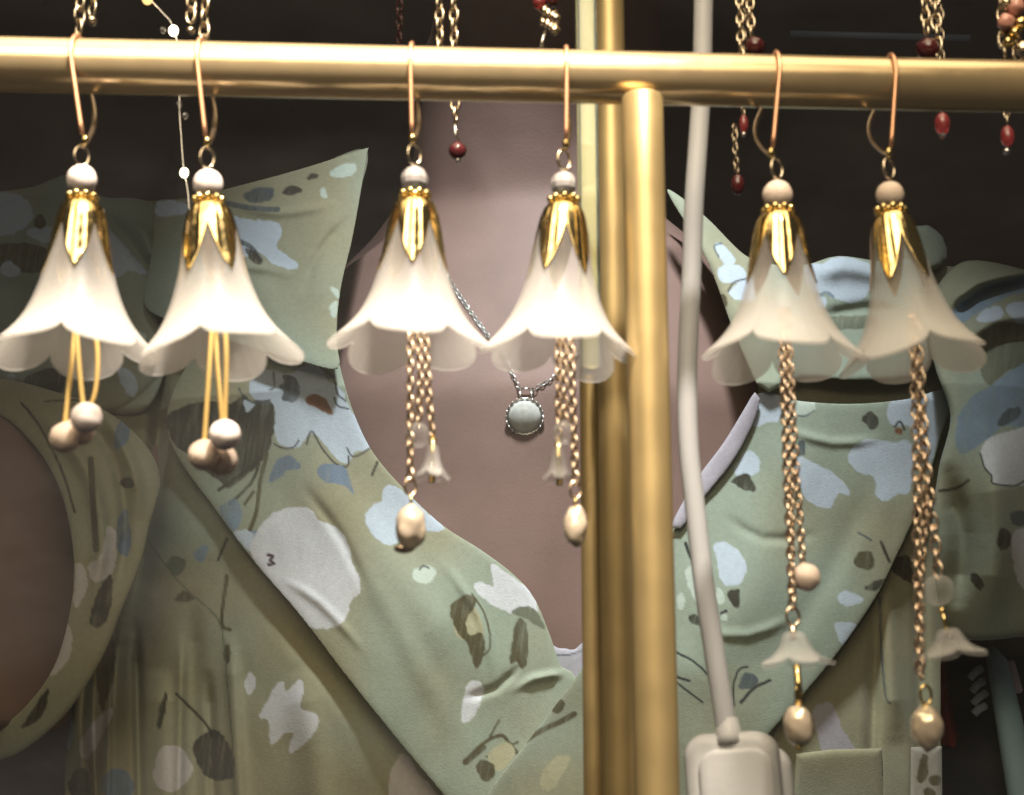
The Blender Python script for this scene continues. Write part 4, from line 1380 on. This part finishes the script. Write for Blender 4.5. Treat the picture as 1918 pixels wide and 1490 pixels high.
panel('left_lapel', 'left_lapel', [(610, 560)] + left_neck[4:] + [(1080, 1273), (1020, 1380), (950, 1500), (900, 1580), (840, 1500), (740, 1380), (640, 1255), (560, 1150), (470, 1045), (400, 950), (340, 868), (312, 800), (330, 720), (390, 640), (500, 570)], 0.014, parent=dress, seed=21, khaki=0.42, edge=0.0006)
panel('left_collar', 'left_collar', [(690, 277), (689, 280)] + left_neck[1:6] + [(632, 690), (560, 676), (450, 645), (340, 608), (272, 574), (280, 500), (288, 430), (292, 378), (350, 374), (430, 353), (560, 318), (686, 278)], 0.026, parent=dress, seed=31, khaki=0.22, edge=0.0006)
panel('left_sleeve', 'left_sleeve', [(-240, 690), (-100, 700), (0, 708), (90, 730), (190, 765), (270, 830), (300, 900), (280, 985), (262, 1060), (225, 1150), (190, 1235), (130, 1330), (60, 1395), (0, 1425), (-120, 1450), (-240, 1450), (-240, 1405), (-100, 1400), (0, 1362), (60, 1310), (105, 1240), (132, 1140), (138, 1050), (125, 960), (100, 890), (60, 830), (0, 778), (-100, 755), (-240, 750)],
      0.050, parent=dress, seed=41, khaki=0.6, shade=0.85, edge=0.0015, bulge=[(60, 1050, 260, 400, 0.030)], extra=lambda X, Z, q: 0.000 - 1.0 * np.maximum(0, (q[:, 1] * 0 + np.abs(X - X0)) - 0.2) ** 2)
panel('right_lapel', 'right_lapel', [(1418, 738), (1500, 752), (1600, 757), (1700, 748), (1783, 731), (1762, 820), (1738, 900), (1715, 965), (1680, 1040), (1640, 1120), (1560, 1235), (1440, 1375), (1360, 1465), (1270, 1580), (870, 1580), (910, 1492), (1000, 1374), (1078, 1270), (1150, 1155), (1265, 980), (1320, 890), (1372, 825)], 0.018, parent=dress, seed=51, khaki=0.12, shade=0.86, edge=0.0006)
panel('lapel_facing', 'facing', [(1414, 735), (1424, 748), (1408, 800), (1370, 868), (1320, 930), (1275, 990), (1255, 990), (1300, 905), (1355, 830), (1395, 765)], 0.0225, parent=dress, seed=61, base=(0.40, 0.36, 0.40), edge=0.001)
panel('right_collar', 'right_collar', [(1250, 355), (1320, 405), (1395, 478), (1450, 496), (1510, 496), (1570, 480), (1650, 490), (1705, 488), (1735, 560), (1748, 640), (1720, 700), (1600, 712), (1500, 706), (1440, 735), (1418, 720), (1370, 610), (1345, 540), (1320, 480), (1285, 420)], 0.024, parent=dress, seed=71, khaki=0.15, shade=0.86, edge=0.0015)
panel('tie_loop', 'tie', [(1690, 440), (1712, 424), (1738, 422), (1766, 444), (1774, 468), (1764, 500), (1700, 515), (1685, 480)], 0.020, parent=dress, seed=81, khaki=0.5, shade=0.8, edge=0.006)
panel('right_sleeve', 'right_sleeve', [(1735, 600), (1760, 530), (1800, 492), (1850, 490), (1918, 505), (2020, 530), (2140, 620), (2140, 1130), (2000, 1180), (1918, 1192), (1840, 1200), (1785, 1190), (1758, 1130), (1745, 1000), (1758, 880), (1780, 780), (1752, 690)], 0.022, parent=dress, seed=91, khaki=0.62, shade=0.72,
      bulge=[(1920, 850, 260, 420, 0.045)], edge=0.004)

PRINT['tie_end'] = [('b', 'olive', el(1729, 1440, 10, 28, 8)), ('b', 'olive', el(1752, 1462, 12, 10, 20)), ('b', 'olive', el(1742, 1490, 10, 16, -30))]
panel('waist_tie', 'none', [(1490, 1412), (1560, 1404), (1652, 1402), (1656, 1500), (1660, 1640), (1480, 1640), (1486, 1500)], 0.0075, parent=dress, seed=101, khaki=0.9, shade=0.85, edge=0.002, smooth_out=200)
panel('tie_end', 'tie_end', [(1706, 1400), (1764, 1398), (1766, 1500), (1766, 1640), (1704, 1640), (1704, 1500)], 0.012, parent=dress, seed=111, base=(0.36, 0.33, 0.28), edge=0.002, smooth_out=200)

# necklace
nk_pts_l = [(768, 330), (786, 400), (815, 475), (845, 530), (885, 590), (915, 632), (945, 672), (962, 708), (974, 733)]
nk_pts_r = [(1000, 733), (1015, 722), (1040, 706), (1090, 660), (1130, 600), (1180, 500), (1215, 400), (1235, 320)]


from mathutils.bvhtree import BVHTree
bpy.context.view_layer.update()
_bev = body.evaluated_get(bpy.context.evaluated_depsgraph_get())
_bvh = BVHTree.FromPolygons([body.matrix_world @ v.co for v in _bev.data.vertices], [tuple(p.vertices) for p in _bev.data.polygons])


def chest_pt(px, py, lift):
    d = FW + RT * ((px - 959) * KPX) + UP * ((745 - py) * KPX)
    hit = _bvh.ray_cast(Vector(CP), Vector(d).normalized())
    if hit[0] is not None:
        return np.array(hit[0] + hit[1] * lift)
    return chest_guess(px, py, lift)


def chest_guess(px, py, lift):
    d = FW + RT * ((px - 959) * KPX) + UP * ((745 - py) * KPX)
    Yt = PY
    for _ in range(10):
        t = (Yt - CP[1]) / d[1]
        p = CP + d * t
        Yt = float(body_y(np.array(p[0]), np.array(p[2]))) - lift
    return p


pc = chest_pt(983, 783, 0.002)
nl = thing('necklace', pc, 'fine silver chain necklace with round milky grey stone pendant on bare chest', 'necklace')
sN = pxm(783, PY)
for side in (nk_pts_l, nk_pts_r):
    c = catmull(side, 8, closed=False)
    w3 = [chest_pt(a, b, 0.0008) for a, b in c]
    MB().chain(w3, 8.5 * sN, 1.15 * sN, 0.5, 8, 4).build('chain', M['silver'], nl)
m = MB()
for sx in (974, 995):
    m.tube([chest_pt(sx, 730, 0.002), chest_pt(sx + 1, 745, 0.004), chest_pt(sx, 757, 0.003)], 2.2 * sN, 8)
m.tube([chest_pt(970, 731, 0.002), chest_pt(1000, 731, 0.002)], 1.8 * sN, 8)
m.build('bail', M['silver'], nl)
m = MB()
fwd = Vector((pc - CP)).normalized()
e1 = Vector((1, 0, 0))
e2 = e1.cross(fwd).normalized()
pcv = Vector(pc)
m.ring(pcv, 33 * sN, 2.6 * sN, e1, e2, 40, 8)
for q in range(22):
    a_ = 2 * math.pi * q / 22
    m.sphere(pcv + (e1 * math.cos(a_) + e2 * math.sin(a_)) * 34.5 * sN - fwd * 0.0006, 2.9 * sN, 8, 6)
m.build('bezel', M['silver'], nl)
rotN = Matrix((e1, e2, fwd)).transposed()
MB().sphere(pcv, 31 * sN, 32, 20, (1, 1, 0.42), rotN).build('stone', M['stone'], nl)

# ------------------------------------------------------------------ things at lower right, behind the person


def slab(name, px, py0, py1, wpx, Y, th, tilt, material, label=None, cat=None, parent=None, bev=0.002):
    top, bot = P(px, py0, Y), P(px, py1, Y)
    c_ = (top + bot) / 2
    h_ = abs(top[2] - bot[2])
    r_ = Matrix.Rotation(math.radians(tilt), 3, 'Y')
    o = MB().box(c_, (wpx * pxm((py0 + py1) / 2, Y), th, h_), r_, bev).build(name, M[material], parent, smooth=False)
    if label:
        tag(o, label, cat)
    return o


slab('red_book', 1788, 1230, 1422, 56, 0.66, 0.02, -6, 'redcover', 'dark red book cover showing beside the dark striped bag', 'book')
bag = thing('cloth_bag', P(1850, 1800, 0.66), 'dark navy cloth bag with pale stripes at lower right', 'bag')


def sheet(name, outline, Y, th, material, parent, bul=0.01):
    poly = catmull(outline, 20)
    step = 9
    lo, hi = poly.min(0) - step * 2, poly.max(0) + step * 2
    nx, ny = int((hi[0] - lo[0]) / step) + 1, int((hi[1] - lo[1]) / step) + 1
    gx, gy = np.meshgrid(lo[0] + np.arange(nx) * step, lo[1] + np.arange(ny) * step)
    pts = np.stack([gx.ravel(), gy.ravel()], 1)
    sd, near = poly_sdf(pts, poly)
    I = np.arange(nx * ny).reshape(ny, nx)
    c = np.stack([I[:-1, :-1], I[:-1, 1:], I[1:, 1:], I[1:, :-1]], -1).reshape(-1, 4)
    c = c[(sd < 0)[c].sum(1) >= 1]
    used = np.unique(c)
    rmp = -np.ones(nx * ny, int)
    rmp[used] = np.arange(len(used))
    q = pts[used].copy()
    o_ = sd[used] > 0
    q[o_] = near[used][o_]
    dd = np.minimum(sd[used], 0)
    yy = Y - bul * (1 - np.exp(dd / 30)) - (fbm(q, 1 / 60, 5) - 0.5) * bul * 0.8
    m = MB()
    m.v = [tuple(P(a, b, y_)) for (a, b), y_ in zip(q, yy)]
    m.f = [tuple(int(i) for i in f) for f in rmp[c]]
    o = m.build(name, M[material], parent)
    solid(o, th, 0)
    return o


sheet('front_panel', [(1795, 1215), (1850, 1200), (1900, 1215), (2000, 1260), (2100, 1400), (2100, 1800), (1700, 1800), (1720, 1450), (1790, 1425), (1815, 1390), (1800, 1300)], 0.64, 0.02, 'navy', bag)
for i, (ax, ay, bx, by) in enumerate(((1816, 1272, 1838, 1252), (1820, 1296, 1842, 1276), (1822, 1319, 1847, 1298), (1824, 1338, 1846, 1322)  )):
    MB().tube([P(ax, ay, 0.615), P((ax + bx) / 2 - 1, (ay + by) / 2 - 2, 0.614), P(bx, by, 0.615)], 7.5 * pxm(1300, 0.622) if i < 4 else 3.5 * pxm(1300, 0.622), 10).build('stripe', M['stripe'] if i < 4 else M['lilac'], bag)
m = MB().tube([P(1858, 1222, 0.61), P(1868, 1240, 0.605), P(1888, 1340, 0.60), P(1905, 1430, 0.60), P(1925, 1540, 0.60), P(1960, 1800, 0.60)], [0.005, 0.0075, 0.0095, 0.0105, 0.0115, 0.012], 20, flat=0.7)
tag(m.build('rolled_strap', M['teal']), 'teal blue rolled strap lying against the dark bag at right edge', 'strap')
slab('lilac_card', 1900, 1236, 1300, 16, 0.605, 0.004, -12, 'lilac', 'small lilac card edge beside the teal strap', 'card')
